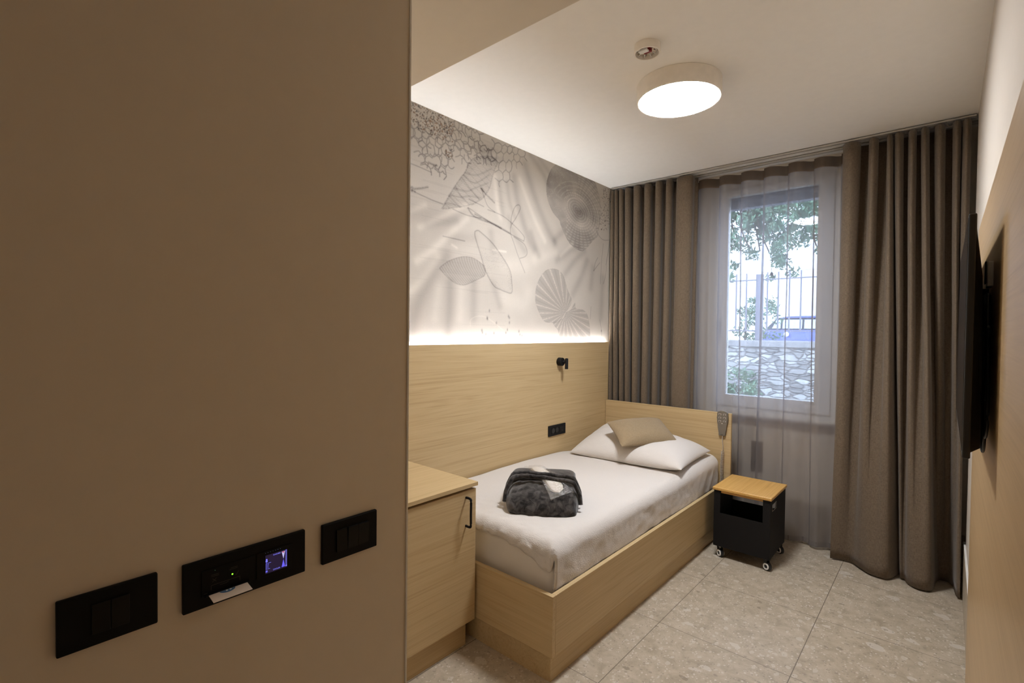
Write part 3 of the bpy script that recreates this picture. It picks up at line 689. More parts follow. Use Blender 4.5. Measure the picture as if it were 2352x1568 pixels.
# bed handset hung over the headboard
t = thing('bed_remote', 'grey bed handset with six buttons hooked over the headboard corner', 'remote control', (-1.23, 3.77, .74))
m = MB()
def outl(x, z): return (x, 3.7785, z)
prof = [(-.022, .738), (.020, .738), (.024, .742), (.027, .80), (.037, .835), (.039, .87), (.037, .905), (.030, .915), (.014, .921), (-.014, .921), (-.030, .915), (-.037, .905), (-.039, .87), (-.037, .835), (-.027, .80), (-.024, .742)]
m.prism([(-1.23+a, 3.7785, z) for a, z in prof], (0, -.020, 0))
bmesh.ops.bevel(m.bm, geom=[e for e in m.bm.edges if all(v.co.y < 3.76 for v in e.verts)], offset=.004, segments=3, affect='EDGES')
m.out('case', plain('handset_grey', (112, 104, 92), .45), t)
RB = plain('button_light_grey', (176, 168, 156), .4)
for i in range(3):
    for sx in (-1, 1):
        m = MB().box(-1.23+sx*.0165-.0095, -1.23+sx*.0165+.0095, 3.7562, 3.7586, .895-i*.025-.0065, .895-i*.025+.0065, .0011)
        bb = m.out('button', RB, t)
        MB().box(-1.23+sx*.0165-.0062, -1.23+sx*.0165+.0062, 3.7555, 3.7563, .895-i*.025-.0036, .895-i*.025+.0036).out('symbol', plain('handset_dark', (84, 77, 68), .5), bb)
MB().box(-1.236, -1.224, 3.7565, 3.7586, .826, .832, .001).out('indicator', RB, t)
MB().box(-1.24, -1.22, 3.7575, 3.7586, .746, .749).out('marking', BLACK, t)
MB().tube(catmull([(-1.226, 3.768, .742), (-1.228, 3.766, .72), (-1.226, 3.764, .69), (-1.221, 3.764, .66), (-1.222, 3.764, .635), (-1.222, 3.766, .625)], 5), .0032, 8).out('cable', plain('cable_light_grey', (170, 160, 148), .5), t, True)
pts = []
for k in range(520):
    z = .628-.24*k/520; a = k/520*26*2*math.pi; xo = -1.224-.004*math.sin(k/520*3)
    pts.append((xo+.0088*math.cos(a), 3.7655+.0088*math.sin(a), z))
MB().tube(pts, .0023, 6).out('coiled_cable', plain('coil_light_grey', (178, 170, 158), .5), t, True)

# ------------------------------------------------ robe and slipper pack
def robe():
    O = Vector((-1.583, 2.070, .581)); ang = math.radians(36)
    M_ = Matrix.Translation(O) @ Matrix.Rotation(ang, 4, 'Z')
    hw, hd = .176, .180
    def h(v):      # top surface over depth, v -1 front .. 1 back
        if v > .15: return .122 + .004*math.sin((v-.15)*4)
        q = min(1, (.15-v)/1.13); return .122*max(0, 1-q**2.5)**.5
    t = thing('bathrobe', 'folded charcoal grey fleece bathrobe tied with its belt, lying on the bed', 'bathrobe', tuple(O))
    n = 70; rows = []
    for i in range(n+1):
        u = -math.cos(math.pi*i/n); row = []
        for j in range(n+1):
            v = -math.cos(math.pi*j/n)
            side = max(0, 1-abs(u)**9)**.42; back = max(0, 1-max(0, v)**14)**.5
            z = h(v)*side*back
            k = side*back
            z += k*(.007*nz(u*3.5, v*3, 1) + .004*nz(u*8, v*7, 4) - .010*math.exp(-((abs(u)-.72)/.10)**2)*(v < -.2))
            bul = 1+.05*math.sin(math.pi*min(1, max(0, z/.12)))
            x = u*hw*bul*(1-.10*max(0, -v)**7)*(1+.02*nz(v*3, 5)) + .008*nz(v*4, z*20, 7)*abs(u); y = v*hd + .022*abs(u)**5*(v < 0)*abs(v) + .006*nz(u*3, 2.2)*(v < -.5) + (-.006*math.sin(z*30) + .007*nz(u*4, z*30, 8))*(v < -.6)
            row.append(M_ @ Vector((x, y, max(z, .0005))))
        rows.append(row)
    m = MB(); vs = m.grid(rows)
    lp = [vs[0][j] for j in range(n+1)] + [vs[i][n] for i in range(1, n+1)] + [vs[n][j] for j in range(n-1, -1, -1)] + [vs[i][0] for i in range(n-1, 0, -1)]
    m.bm.faces.new(lp)
    m.out('folded_body', ROBE, t, True)
    m = MB(); rows = []
    for i in range(31):
        u = -1+2*i/30; row = []
        for j in range(21):
            v = -.02+1.04*j/20
            row.append(M_ @ Vector((u*hw*.97+.003*nz(v*4, u*2), v*hd, h(v)+.010-.02*abs(u)**12+.0025*nz(u*5, v*5, 9))))
        rows.append(row)
    m.grid(rows); o = m.out('folded_layer', ROBE, t, True)
    s = o.modifiers.new('thickness', 'SOLIDIFY'); s.thickness = .012; s.offset = 0
    for bi, (v0, dv) in enumerate(((.10, -.30), (-.18, -.30))):
        pts = []
        for i in range(71):
            f = i/70; x = -1.14+2.28*f
            px = max(-1, min(1, x))*hw*1.03
            v = v0+dv*max(0, f-.35)/.65*1.1 - .30*max(0, .18-f)/.18 + .05*math.sin(f*3.1)
            drop = smooth01((abs(x)-.84)/.30)
            z = (h(v)+.026)*(1-drop*.78)+.006
            px += math.copysign(.013*drop, x)
            pts.append(M_ @ Vector((px, v*hd, z+.0015*math.sin(f*25+bi))))
        m = MB(); m.tube(pts, [.0112+.002*nz(i*.4, bi*7) for i in range(71)], 12); m.out('belt', ROBE, t, True)
    # surface curve from back to front for the slipper pack
    C_ = [(v, h(v)) for v in [1.0-2.0*k/200 for k in range(201)]]
    S_ = [0]
    for a, b in zip(C_[:-1], C_[1:]): S_.append(S_[-1]+math.hypot((b[0]-a[0])*hd, b[1]-a[1]))
    def on(s_, lift):
        s_ = s_+.0
        if s_ < 0: return (C_[0][0]*hd - s_, C_[0][1]+lift)
        k = min(range(len(S_)), key=lambda q: abs(S_[q]-s_)); k = min(k, 198); k = max(k, 1)
        a, b = C_[k-1], C_[k+1]; ty, tz = (b[0]-a[0])*hd, b[1]-a[1]; L_ = math.hypot(ty, tz)
        return (C_[k][0]*hd + tz/L_*lift, C_[k][1] - ty/L_*lift)
    s = thing('slipper_pack', 'white slippers in a clear plastic bag tucked under the bathrobe belt', 'slippers', tuple(M_ @ Vector((-.01, .02, .13))))
    d = math.radians(24)
    def place(a, b, lift):   # a along the pack from its back end, b across
        x = -.060 + a*math.sin(d) + b*math.cos(d); sy = -.012 + a*math.cos(d) - b*math.sin(d)
        y, z = on(sy, .011+lift); return M_ @ Vector((x, y, z))
    for off in (0, .007):
        m = MB(); rows = []
        for i in range(33):
            tt = i/32; a = .010+.335*tt+off
            w = .040*max(0, 1-(2*tt-1)**6)**.5*(1-.12*math.sin(tt*3))
            rows.append([place(a, w*math.cos(q_)+off*.5, .003+off+.006*max(0, math.sin(q_))) for q_ in [math.pi*2*kk/14 for kk in range(14)]])
        vs = m.grid(rows, closev=True); m.bm.faces.new(vs[0][::-1]); m.bm.faces.new(vs[-1]); m.out('slipper', plain('slipper_white', (226, 218, 206), .8), s, True)
    m = MB(); rows = []
    for i in range(50):
        a = -.012+.385*i/49; row = []
        for j in range(20):
            b = -.052+.124*j/19
            row.append(place(a, b, .018-.014*abs((j-7.5)/11.5)**3+.003*nz(a*70, b*70)+.0015*nz(a*200, b*200)))
        rows.append(row)
    m.grid(rows); m.out('plastic_bag', FILM, s, True)
robe()

# ------------------------------------------------ cabinet by the bed foot
t = thing('cabinet', 'low oak cabinet with one door between the entry wall and the bed foot', 'cabinet', (-1.95, 1.2, 0))
MB().box(-2.219, -1.645, .720, 1.650, .762, .780, .001).out('worktop', OAKY, t)
MB().box(-2.218, -1.676, .722, 1.643, .125, .7525, .001).out('carcass', OAKY, t)
MB().box(-2.218, -1.680, .722, 1.643, .7527, .7618).out('shadow_gap', BLACK, t)
d = MB().box(-1.6755, -1.655, .724, 1.646, .125, .748, .001).out('door', OAKY, t)
MB().tube(catmull([(-1.6552, 1.582, .718), (-1.63, 1.582, .718), (-1.622, 1.582, .708), (-1.622, 1.582, .65), (-1.622, 1.582, .597), (-1.63, 1.582, .587), (-1.6552, 1.582, .587)], 6), .0055, 10).out('handle', BLACKM, d, True)
MB().box(-2.20, -1.690, .722, 1.620, 0, .1245).out('plinth', OAKY, t)

# ------------------------------------------------ wheeled bedside cart
X0, X1, Y0, Y1, ZB, ZT = -1.150, -.805, 3.385, 3.765, .075, .447
t = thing('bedside_cart', 'black metal bedside cart on casters with a bamboo top, right of the bed', 'bedside table', ((X0+X1)/2, (Y0+Y1)/2, 0))
MB().box(X0-.008, X1+.008, Y0-.010, Y1+.008, ZT+.001, ZT+.021, .005, 3).out('tabletop', oak('bamboo_top', 1, (206, 160, 88), (184, 136, 68), (220, 178, 108), .35, 1.3), t)
MB().box(X0+.045, X1-.045, Y0+.004, Y0+.022, ZT-.014, ZT+.0005).out('top_batten', oak('bamboo_batten', 0, (196, 150, 84), (170, 126, 66), (208, 166, 100)), t)
MB().box(X0, X0+.003, Y0, Y1, ZB, ZT).out('side_panel', BLACKM, t)
hy0, hy1, hz0, hz1 = 3.43, 3.52, .375, .412
MB().box(X1-.003, X1, Y0, hy0, ZB, ZT).box(X1-.003, X1, hy1, Y1, ZB, ZT).box(X1-.003, X1, hy0, hy1, ZB, hz0).box(X1-.003, X1, hy0, hy1, hz1, ZT).out('side_panel', BLACKM, t)
MB().box(X1-.0005, X1+.0012, hy0-.004, hy0, hz0-.004, hz1+.004).box(X1-.0005, X1+.0012, hy1, hy1+.004, hz0-.004, hz1+.004).box(X1-.0005, X1+.0012, hy0, hy1, hz1, hz1+.004).box(X1-.0005, X1+.0012, hy0, hy1, hz0-.004, hz0).out('grip_edge', GREYP, t)
MB().box(X0+.0035, X0+.040, Y0, Y0+.003, ZB, ZT).box(X1-.044, X1-.0035, Y0, Y0+.003, ZB, ZT).box(X0+.040, X1-.044, Y0, Y0+.003, ZB, .300).out('front_panel', BLACKM, t)
MB().box(X0+.0035, X1-.0035, Y1-.003, Y1, ZB, .288).out('back_panel', BLACKM, t)
MB().box(X0+.0035, X1-.0035, Y0+.0035, Y1-.0035, ZB, ZB+.003).out('bottom_panel', BLACKM, t)
def caster(x, y, ang):
    c = MB(); c.cyl((x, y, ZB-.0005), (x, y, ZB-.008), .013, 20)
    dx, dy = math.cos(ang), math.sin(ang); nx_, ny_ = -dy, dx
    wx, wy = x-dx*.012, y-dy*.012
    for s in (-1, 1):
        c.prism([(x+dx*.010+nx_*s*.012, y+dy*.010+ny_*s*.012, ZB-.008), (x-dx*.016+nx_*s*.012, y-dy*.016+ny_*s*.012, ZB-.008), (wx-dx*.008+nx_*s*.012, wy-dy*.008+ny_*s*.012, .018), (wx+dx*.008+nx_*s*.012, wy+dy*.008+ny_*s*.012, .018)], (nx_*s*.0018, ny_*s*.0018, 0))
    o = c.out('caster', BLACK, t)
    MB().cyl((wx-nx_*.009, wy-ny_*.009, .0265), (wx+nx_*.009, wy+ny_*.009, .0265), .0262, 28).out('wheel', BLACK, o, 'auto')
    m = MB()
    for s in (-1, 1): m.lathe((wx+nx_*s*.0142, wy+ny_*s*.0142, .0265), (nx_*s, ny_*s, 0), [(.020, -.004), (.020, .0012), (.012, .0012), (.011, -.004)], 24)
    m.out('hub_ring', WHITEP, o)
for x, y, a in ((X0+.032, Y0+.03, 2.5), (X1-.028, Y0+.03, 2.7), (X1-.028, Y1-.03, 2.6), (X0+.03, Y1-.03, 2.2)): caster(x, y, a)

# ------------------------------------------------ reading lamp and bedside sockets on the oak panel
t = thing('reading_lamp', 'small black swivel reading lamp on the oak panel above the bedside sockets', 'wall lamp', (-2.22, 3.08, 1.26))
MB().lathe((-2.2203, 3.080, 1.262), (1, 0, 0), [(0, .0), (.030, .0), (.031, .002), (.031, .036), (.029, .038), (0, .038)], 40).out('base', BLACKM, t, 'auto')
MB().cyl((-2.1822, 3.080, 1.262), (-2.168, 3.088, 1.262), .008, 16).out('joint', BLACKM, t)
MB().lathe((-2.156, 3.092, 1.290), (0, 0, -1), [(0, 0), (.009, .001), (.0125, .006), (.0125, .082), (.010, .082), (.010, .070), (0, .070)], 28).out('lamp_head', BLACKM, t, 'auto')
t = thing('bedside_socket', 'black double power socket with charger module on the oak panel above the bed', 'socket', (-2.22, 3.06, .745))
MB().box(-2.2203, -2.211, 2.955, 3.170, .705, .785, .002).out('plate', BLACKM, t)
MB().box(-2.2112, -2.2098, 2.985, 3.078, .722, .768, .0005).out('socket_insert', SWB, t)
for y in (3.008, 3.055):
    MB().lathe((-2.2096, y, .745), (1, 0, 0), [(.019, 0), (.019, .0012), (.017, .0012), (.016, .0002), (0, .0002)], 28).out('socket', BLACK, t)
MB().box(-2.2112, -2.2095, 3.090, 3.142, .724, .766, .0005).out('charger_module', SWR, t)
for y, z in ((3.100, .752), (3.122, .730)): MB().box(-2.2096, -2.2091, y, y+.006, z, z+.008).out('charger_port', BLACK, t)

# ------------------------------------------------ switches on the entry wall (face x = -.95)
XW = -.9499
def plate(b, y0, y1, z0, z1): return MB().box(XW, XW+.0085, y0, y1, z0, z1, .002)
t = thing('light_switch', 'left black switch plate with two wide rockers on the entry wall', 'light switch', (XW, .162, 1.054), 'black switch plates on the entry wall')
plate(t, .1015, .2225, 1.0135, 1.0945).out('plate', SWB, t)
for y in (.1400, .1632): MB().box(XW+.0086, XW+.0108, y, y+.0222, 1.0315, 1.0765, .0006).out('rocker', SWR, t)
t = thing('light_switch', 'right black switch plate with three narrow rockers next to the wall corner', 'light switch', (XW, .565, 1.049), 'black switch plates on the entry wall')
plate(t, .5010, .6290, 1.0085, 1.0895).out('plate', SWB, t)
for i, y in enumerate((.5310, .5560, .5810)):
    m = MB(); zt, zb = 1.072, 1.027; d = .0030 if i == 0 else .0062
    m.prism([(XW+.0085, y, zb), (XW+.0085+.0040, y, zb), (XW+.0085+d*.8+.001, y, zt-.003), (XW+.0085+d, y, zt), (XW+.0085, y, zt)], (0, .0242, 0)); m.out('rocker', SWR, t)
t = thing('room_control', 'long black wall control with card slot and lit blue thermostat screen', 'wall control', (XW, .36, 1.05))
plate(t, .2570, .4655, 1.0095, 1.0925).out('plate', SWB, t)
MB().box(XW+.0086, XW+.0100, .2840, .3690, 1.0290, 1.0740, .0005).out('card_reader', SWB, t)
cr = MB().box(XW+.0101, XW+.0165, .2880, .3610, 1.0300, 1.0325, .0005).out('card_slot', SWR, t)
MB().box(XW+.0086, XW+.0100, .3730, .4380, 1.0270, 1.0745, .0005).out('thermostat', plain('gloss_black', (8, 8, 9), .4, spec=.2), t)
gr = plain('faint_print', (78, 76, 70), .7)
def line3(p, q, w, x=XW+.01015): # thin printed line on the x-facing plate
    (y0, z0), (y1, z1) = p, q; d = math.hypot(y1-y0, z1-z0); ny, nz_ = -(z1-z0)/d*w/2, (y1-y0)/d*w/2
    return [(x, y0+ny, z0+nz_), (x, y1+ny, z1+nz_), (x, y1-ny, z1-nz_), (x, y0-ny, z0-nz_)]
m = MB()
for p, q in (((.3005, 1.0505), (.3065, 1.0565)), ((.3005, 1.0565), (.3065, 1.0505)), ((.3370, 1.0520), (.3385, 1.0500)), ((.3385, 1.0500), (.3425, 1.0565)),
             ((.2985, 1.0380), (.2985, 1.0455)), ((.2985, 1.0455), (.3445, 1.0455)), ((.3445, 1.0455), (.3445, 1.0380)),
             ((.2985, 1.0630), (.3105, 1.0630)), ((.2985, 1.0605), (.3105, 1.0605)), ((.3290, 1.0650), (.3405, 1.0650)), ((.3270, 1.0625), (.3405, 1.0625)), ((.287, 1.0345), (.293, 1.0345)),
             ((.312, 1.042), (.322, 1.042)), ((.322, 1.042), (.326, 1.0435))):
    m.prism(line3(p, q, .00055), (.0001, 0, 0))
m.out('printed_symbols', gr, t)
MB().lathe((XW+.0101, .3320, 1.0535), (1, 0, 0), [(.0013, 0), (.0013, .0004), (0, .0006)], 16).out('indicator_light', emis('green_led', (.25, 1, .03), 2.2), t)
MB().lathe((XW+.0101, .3045, 1.0700), (1, 0, 0), [(.0004, 0), (0, .0004)], 10).out('indicator_light', emis('dim_green_led', (.3, .8, .4), .5), t)
m = MB()
for k in range(7): m.lathe((XW+.0101, .3885+k*.0046, 1.0715), (1, 0, 0), [(.00035, 0), (0, .0003)], 8)
m.out('indicator_light', emis('dim_blue_led', (.3, .45, .9), .5), t)
SY0, SY1, SZ0, SZ1 = .3885, .4285, 1.0330, 1.0670
scr = MB().box(XW+.0101, XW+.0106, SY0, SY1, SZ0, SZ1).out('screen', emis('screen_dark', (.020, .012, .05), .55), t)
BL = emis('screen_blue', (.22, .22, 1.0), .95)
def st(name, m, mat=None): return m.out(name, mat or BL, scr)
xx = XW+.01065
m = MB()
for p, q, w in (((.4262, 1.0345), (.4262, 1.0665), .0007), ((.4275, 1.0345), (.4275, 1.0665), .0005)):
    m.prism(line3(p, q, w, xx), (.00008, 0, 0))
st('temperature_bar', m)
m = MB()
for p, q, w in (((.3895, 1.0400), (.3895, 1.0525), .0004), ((.3912, 1.0400), (.3912, 1.0525), .0004), ((.3895, 1.0525), (.3912, 1.0525), .0004),
                ((.3925, 1.0518), (.3985, 1.0518), .0006), ((.3925, 1.0490), (.3945, 1.0490), .0006), ((.3925, 1.0465), (.3940, 1.0465), .0006), ((.3925, 1.0440), (.3940, 1.0440), .0006), ((.3925, 1.0412), (.3965, 1.0412), .0006)):
    m.prism(line3(p, q, w, xx), (.00008, 0, 0))
st('fan_speed_scale', m)
m = MB(); m.prism([(xx, .4180, 1.0650), (xx, .4245, 1.0650), (xx, .4215, 1.0510)], (.00008, 0, 0)); st('warmer_arrow', m, emis('screen_pale', (.55, .55, 1.0), .8))
m = MB(); m.prism([(xx, .4180, 1.0355), (xx, .4245, 1.0355), (xx, .4215, 1.0500)], (.00008, 0, 0)); st('cooler_arrow', m, emis('screen_deep', (.14, .12, 1.0), .9))
m = MB(); m.prism([(xx+.0001, .4190, 1.0648), (xx+.0001, .4235, 1.0648), (xx+.0001, .4225, 1.0625), (xx+.0001, .4200, 1.0625)], (.00008, 0, 0)); st('warmer_arrow_tip', m, emis('screen_red', (.8, .12, .2), .5))
m = MB().lathe((xx, .4266, 1.0360), (1, 0, 0), [(.0014, 0), (.0014, .0001), (0, .0001)], 14); st('temperature_knob', m)
m = MB()
m.lathe((xx, .3905, 1.0590), (1, 0, 0), [(.0015, 0), (.0015, .0001), (0, .0001)], 14).lathe((xx, .3905, 1.0560), (1, 0, 0), [(.0019, 0), (.0019, .0001), (0, .0001)], 14)
st('fan_symbol', m); m = MB()
for k in range(3):
    a = math.pi/3*k; m.prism(line3((.3905-.0022*math.cos(a), 1.0370-.0022*math.sin(a)), (.3905+.0022*math.cos(a), 1.0370+.0022*math.sin(a)), .0006, xx), (.00008, 0, 0))
st('snow_symbol', m)
def text(body, y, z, size, mat, parent, name):
    cu = bpy.data.curves.new(name, 'FONT'); cu.body = body; cu.size = size; cu.extrude = .00004
    o = bpy.data.objects.new('tmp', cu); C.objects.link(o)
    o.matrix_world = Matrix.Translation((xx, y, z)) @ Matrix(((0, 0, 1, 0), (1, 0, 0, 0), (0, 1, 0, 0), (0, 0, 0, 1)))
    bpy.context.view_layer.update()
    me = bpy.data.meshes.new_from_object(o.evaluated_get(bpy.context.evaluated_depsgraph_get()))
    me.transform(o.matrix_world); bpy.data.objects.remove(o); me.materials.clear()
    return linkobj(name, me, mat, parent)
text('WARMER', .4020, 1.0628, .0034, BL, scr, 'warmer_text'); text('COOLER', .4020, 1.0352, .0034, BL, scr, 'cooler_text')
# key card in the slot
t = thing('key_card', 'white key card with a blue round emblem pushed into the card slot', 'card', (XW+.02, .3225, 1.036))
m = MB(); cy0, cy1 = .2925, .3545
CM = Matrix.Translation((XW+.0165, .3235, 1.0325)) @ Matrix.Rotation(math.radians(9), 4, 'Y')
m.box(.0001, .0240, -.0310, .0310, -.0004, .0004, .0003); 
m.xf(CM); m.out('card', plain('card_white', (226, 206, 184), .5), t)
m = MB(); m.prism([(.0008+.0075*math.sin(math.pi*k/16), .0125*math.cos(math.pi*k/16)-.002, .00045) for k in range(17)], (0, 0, .0001)); m.xf(CM); m.out('emblem', plain('emblem_blue', (78, 110, 140), .5), t)
m = MB(); m.box(.0012, .0045, -.0050, -.0020, .00056, .00062).box(.0012, .0040, .0010, .0042, .00056, .00062); m.xf(CM); m.out('emblem_mark', WHITEP, t)

# ------------------------------------------------ television on the right wall
t = thing('television', 'slim black wall mounted television seen edge on, right of the curtain', 'television', (.047, 2.03, 1.205))
TY0, TY1, TZ0, TZ1 = 1.555, 2.515, 1.205, 1.770
TVM = plain('tv_black', (22, 20, 19), .35)
MB().box(.0315, .046, TY0, TY1, TZ0, TZ1, .003).out('frame', TVM, t)
MB().box(.0308, .0314, TY0+.008, TY1-.008, TZ0+.016, TZ1-.008).out('screen', plain('tv_screen_glass', (14, 14, 16), .12), t)
m = MB(); m.prism([(.0462, TY0+.02, TZ0+.012), (.0462, TY0+.02, TZ1-.03), (.0600, TY0+.06, TZ1-.14), (.0640, TY0+.06, TZ0+.20), (.0640, TY0+.05, TZ0+.02)], (0, .86, 0)); m.out('back_cover', TVM, t)
t2 = thing('tv_bracket', 'black metal wall bracket behind the television with hanging cables', 'bracket', (.086, 2.0, 1.5))
MB().box(.0845, .0875, 1.86, 2.16, 1.38, 1.60, .0005).out('wall_plate', BLACKM, t2)
for y in (1.90, 2.10): MB().box(.0645, .0843, y, y+.02, 1.36, 1.62).out('hook_rail', BLACKM, t2)
t3 = thing('cable_bundle', 'black cables looping down behind the television', 'cables', (.075, 1.8, 1.4))
for k, (ya, yb, zl, xo) in enumerate(((1.86, 1.72, 1.46, .0), (1.84, 1.70, 1.34, .003), (1.80, 1.66, 1.25, .005), (1.88, 1.76, 1.20, .001))):
    MB().tube(catmull([(.0740+xo, ya, 1.60), (.0770, ya-.05, 1.52), (.0775, (ya+yb)/2-.07, zl+.05), (.0765, (ya+yb)/2, zl-.015), (.075, yb+.12, zl+.08), (.072, yb+.13, 1.5)], 8), .0035, 8).out('cable', BLACK, t3, True)
t = thing('tv_socket', 'small white socket box on the oak panel behind the television', 'socket', (.08, 1.84, 1.64))
MB().box(.076, .0878, 1.80, 1.885, 1.620, 1.685, .002).out('box', WHITEP, t)
MB().box(.0725, .0758, 1.845, 1.875, 1.630, 1.69, .001).out('plug', BLACK, t)

# ------------------------------------------------ outside
def rock():
    m = N('rubble_stone'); v = m.coords((1, 1, 2.4))
    d = m.n('ShaderNodeVectorMath'); d.operation = 'MULTIPLY_ADD'; nz_ = m.n('ShaderNodeTexNoise'); nz_.inputs['Scale'].default_value = 3
    m.l(v, nz_.inputs['Vector']); m.l(nz_.outputs[1], d.inputs[0]); d.inputs[1].default_value = (.25, .25, .25); m.l(v, d.inputs[2])
    vo = m.n('ShaderNodeTexVoronoi'); vo.inputs['Scale'].default_value = 6.5; m.l(d.outputs[0], vo.inputs['Vector'])
    ve = m.n('ShaderNodeTexVoronoi'); ve.feature = 'DISTANCE_TO_EDGE'; ve.inputs['Scale'].default_value = 6.5; m.l(d.outputs[0], ve.inputs['Vector'])
    sp = m.n('ShaderNodeSeparateColor'); m.l(vo.outputs['Color'], sp.inputs[0])
    c = m.ramp(m.math('ADD', m.math('MULTIPLY', sp.outputs[0], .6), m.math('MULTIPLY', m.noise(v, 9, 4), .4)), [(.2, L((130, 128, 124))), (.5, L((170, 168, 164))), (.75, L((205, 205, 203)))])
    m.l(m.mix(m.ramp(ve.outputs[0], [(.0, (1, 1, 1)), (.05, (0, 0, 0))]), c, L((120, 118, 114))), m.b.inputs['Base Color'])
    m.b.inputs['Roughness'].default_value = .9; m.bump(m.ramp(ve.outputs[0], [(0, (0, 0, 0)), (.12, (1, 1, 1))]), .8, .03); return m.m
CONC = plain('pale_concrete', (150, 148, 146), .9, var=.1); FENM = plain('fence_grey_paint', (120, 118, 126), .6)
t = MB().box(-30, 8, 4.36, 7.98, -.2, -.1).out('ground', plain('garden_ground', (130, 128, 118), .95, var=.2), loc=(-3, 6, -.1)); t['kind'] = 'structure'
t = MB().box(-60, 30, 8.28, 60, .50, .64).out('road', plain('pale_asphalt', (170, 170, 170), .9, var=.05), loc=(-3, 20, .6)); t['kind'] = 'structure'
t = thing('retaining_wall', 'rubble stone retaining wall below the fence outside the window', 'wall', (-2, 8.1, -.1))
m = MB().box(-12, 6, 8.0, 8.28, -.1, 1.30)
bmesh.ops.subdivide_edges(m.bm, edges=[e for e in m.bm.edges if e.calc_length() > 5], cuts=60, use_grid_fill=True)
m.out('stonework', rock(), t)
MB().box(-12, 6, 7.96, 8.32, 1.3005, 1.395, .01).out('coping', CONC, t)
t = thing('fence', 'grey metal bar fence standing on the stone retaining wall', 'fence', (-2, 8.12, 1.395))
MB().box(-5.4, .2, 8.11, 8.13, 2.300, 2.318).out('rail', FENM, t); MB().box(-5.4, .2, 8.11, 8.13, 1.53, 1.548).out('rail', FENM, t)
xs = -2.483-.148*14
for k in range(33):
    x = -4.55+k*.1477
    if abs(x+2.142) < .06: continue
    MB().box(x-.009, x+.009, 8.112, 8.130, 1.545, 2.415).out('bar', FENM, t)
for x in (-2.145, -4.4, .1): MB().box(x-.045, x+.045, 8.08, 8.16, 1.3955, 2.39).out('post', FENM, t)
# car
def car():
    t = thing('car', 'blue hatchback car parked beyond the fence', 'car', (-3.7, 22, .64))
    BLUE = plain('car_blue_paint', (92, 104, 176), .25); DG = plain('car_glass', (40, 48, 60), .1); SILV = plain('car_badge', (235, 235, 240), .2, .5)
    z = .64
    side = [(-5.62, .85), (-5.66, 1.25), (-5.60, 1.55), (-5.40, 1.66), (-2.9, 1.68), (-2.2, 1.52), (-1.75, 1.35), (-1.65, 1.05), (-1.70, .85)]
    m = MB(); m.prism([(x, 21.2, zz) for x, zz in side], (0, 1.7, 0)); bmesh.ops.bevel(m.bm, geom=m.bm.edges[:], offset=.05, segments=3, affect='EDGES'); m.out('body', BLUE, t, True)
    m = MB(); m.prism([(-5.42, 21.28, 1.66), (-5.02, 21.40, 2.10), (-4.55, 21.42, 2.17), (-3.50, 21.42, 2.17), (-3.15, 21.40, 2.10), (-2.75, 21.28, 1.66)], (0, 1.5, 0)); m.out('cabin', DG, t)
    m = MB(); m.prism([(-5.08, 21.36, 2.10), (-4.55, 21.36, 2.20), (-3.50, 21.36, 2.20), (-3.12, 21.36, 2.10), (-3.5, 21.36, 2.13), (-4.55, 21.36, 2.13)], (0, 1.6, 0)); m.out('roof', BLUE, t)
    for x0, x1, s0, s1 in ((-5.15, -4.85, .10, .0), (-4.78, -4.12, 0, 0), (-4.05, -3.45, 0, 0), (-3.38, -3.0, 0, .15)):
        m = MB(); m.prism([(x0, 21.27, 1.72), (x0+s0*1.5, 21.34, 2.06), (x1-s1, 21.34, 2.06), (x1, 21.27, 1.72)], (0, -.01, 0)); m.out('side_window', plain('pale_window_reflection', (190, 205, 220), .1), t)
    for x in (-4.98, -2.35): 
        w = MB().cyl((x, 21.18, z+.31), (x, 21.42, z+.31), .31, 32).out('wheel', BLACK, t, 'auto')
        MB().cyl((x, 21.165, z+.31), (x, 21.18, z+.31), .19, 24).out('wheel_rim', SILV, w)
    MB().box(-5.68, -5.40, 21.17, 21.3, 1.42, 1.56, .02).out('tail_light', plain('tail_red', (190, 50, 50), .2), t)
    MB().lathe((-4.62, 21.195, 1.50), (0, -1, 0), [(.09, 0), (.09, .02), (0, .04)], 24).out('badge', SILV, t)
car()
# building
t = thing('building', 'pale building facade with a few windows across the street', 'building', (-8, 34, .6))
MB().box(-22, 6, 34, 40, .6, 14).out('facade', plain('facade_white', (245, 243, 240), .9), t)
for x in (-12.2, -9.0, -6.2, -3.2):
    for z in (2.2, 5.4, 8.4):
        w = MB().box(x-.55, x+.55, 33.93, 33.995, z, z+1.5).out('window', plain('facade_window', (214, 218, 226), .3), t)
# foliage
def leaves(name, mat, clusters, size, parent, seed=1, droop=0):
    r = random.Random(seed); m = MB()
    for (cx, cy, cz, rad, n) in clusters:
        for _ in range(n):
            while True:
                d = Vector((r.uniform(-1, 1), r.uniform(-1, 1), r.uniform(-1, 1)))
                if d.length < 1: break
            p = Vector((cx, cy, cz)) + Vector((d.x*rad, d.y*rad*.7, d.z*rad*(.8)))
            a = Vector((r.gauss(0, 1), r.gauss(0, 1), r.gauss(0, 1)-droop)).normalized(); b = a.orthogonal().normalized()
            b = (Matrix.Rotation(r.uniform(0, 6.28), 3, a) @ b); s = size*r.uniform(.7, 1.3)
            q = [p-a*s, p+b*s*.38, p+a*s, p-b*s*.38]
            m.bm.faces.new([m.bm.verts.new(x) for x in q])
    return m.out(name, mat, parent)
LEAF = N('green_leaves'); LEAF.b.inputs['Roughness'].default_value = .6
LEAF.l(LEAF.ramp(LEAF.noise(LEAF.coords(), 6, 2), [(.35, L((66, 96, 72))), (.65, L((118, 148, 116)))]), LEAF.b.inputs['Base Color'])
LEAF.b.inputs['Transmission Weight'].default_value = 0
LEAF = LEAF.m; BARK = plain('bark', (84, 74, 62), .9, var=.2)
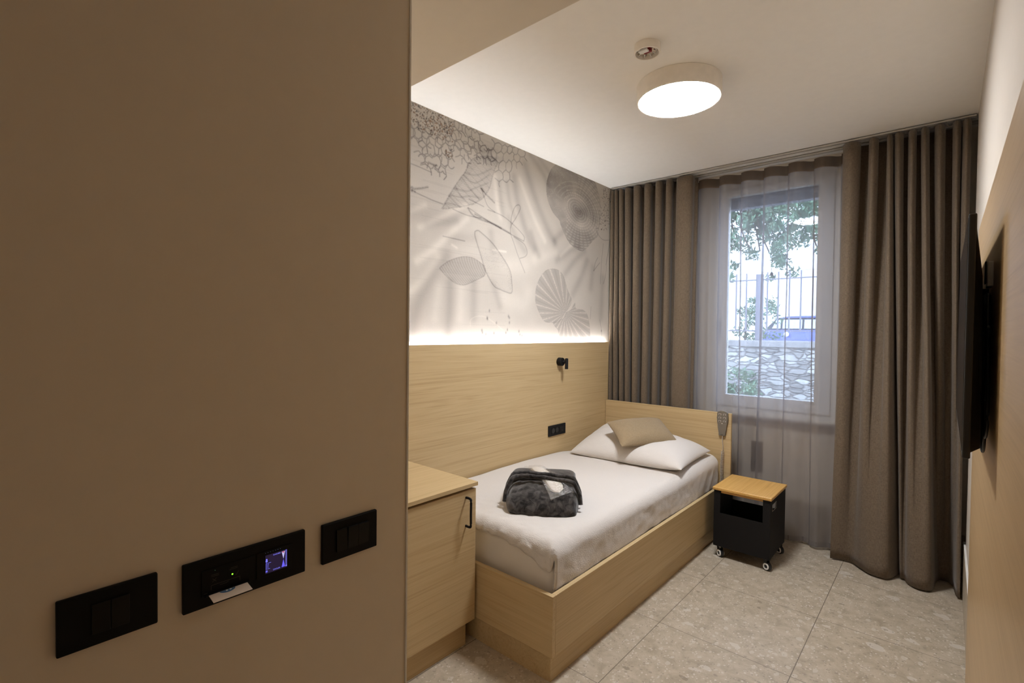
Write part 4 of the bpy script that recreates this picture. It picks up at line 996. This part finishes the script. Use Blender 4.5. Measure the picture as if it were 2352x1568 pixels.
def tree():
    t = thing('tree', 'leafy tree whose drooping crown hangs over the fence outside the window', 'tree', (-4.6, 12.3, .64)); r = random.Random(8)
    MB().tube(catmull([(-4.6, 12.3, .64), (-4.62, 12.3, 2.2), (-4.4, 12.3, 3.6), (-3.9, 12.2, 4.8), (-3.4, 12.2, 5.6)], 6), [.16-.0035*i for i in range(25)], 10).out('trunk', BARK, t, True)
    cl = []; br = MB()
    for k in range(420):
        x = r.uniform(-4.4, -1.7); f = (x+4.2)/2.3
        low = 3.25-.18*f+.35*math.sin(x*5)+.2*math.sin(x*13)
        z = r.uniform(low, 5.6); 
        if z < low+.5 and r.random() < .45: continue
        cl.append((x, 12+r.uniform(-.8, .8), z, r.uniform(.10, .20), 46))
    for k in range(14):
        x = r.uniform(-4.2, -1.8); z = r.uniform(3.7, 4.6)
        br.tube(catmull([(-3.7, 12.2, 5.1), ((x-3.7)/2, 12.1, (z+5.3)/2+.2), (x, 12+r.uniform(-.3, .3), z), (x+.15, 12, z-.5)], 5), .014, 6)
    br.out('branches', BARK, t, True)
    leaves('foliage', LEAF, cl, .055, t, 3, .4)
tree()
t = thing('tree', 'thin small leafy branch clump at the left edge of the window view', 'tree', (-3.65, 10.5, .64))
MB().tube(catmull([(-3.62, 10.6, .64), (-3.6, 10.6, 1.6), (-3.45, 10.5, 2.4), (-3.36, 10.4, 2.9)], 5), .02, 6).out('stem', BARK, t, True)
leaves('foliage', LEAF, [(-3.38, 10.4, 2.72, .16, 60), (-3.30, 10.4, 2.60, .13, 50), (-3.42, 10.4, 2.95, .10, 24)], .05, t, 6, .3)
t = thing('bush', 'pale green bush beyond the fence beside the blue car', 'bush', (-4.4, 15, .64))
MB().tube(catmull([(-4.4, 15.1, .64), (-4.35, 15.1, 1.4), (-4.3, 15, 2.2)], 5), .03, 6).out('stem', BARK, t, True)
rr = random.Random(2)
leaves('foliage', LEAF, [(rr.uniform(-4.55, -3.55), 15+rr.uniform(-.3, .3), rr.uniform(1.2, 2.5), .20, 34) for _ in range(34)], .055, t, 9)
t = thing('bush', 'green shrub growing in front of the stone wall, low in the window view', 'bush', (-2.2, 7.4, -.1))
MB().tube(catmull([(-2.25, 7.5, -.1), (-2.22, 7.5, .3), (-2.2, 7.45, .7)], 5), .02, 6).out('stem', BARK, t, True)
leaves('foliage', LEAF, [(rr.uniform(-2.5, -2.0), 7.5+rr.uniform(-.2, .2), rr.uniform(.2, .95)-.0, .13, 60) for _ in range(26)], .035, t, 12)
bpy.context.view_layer.update()
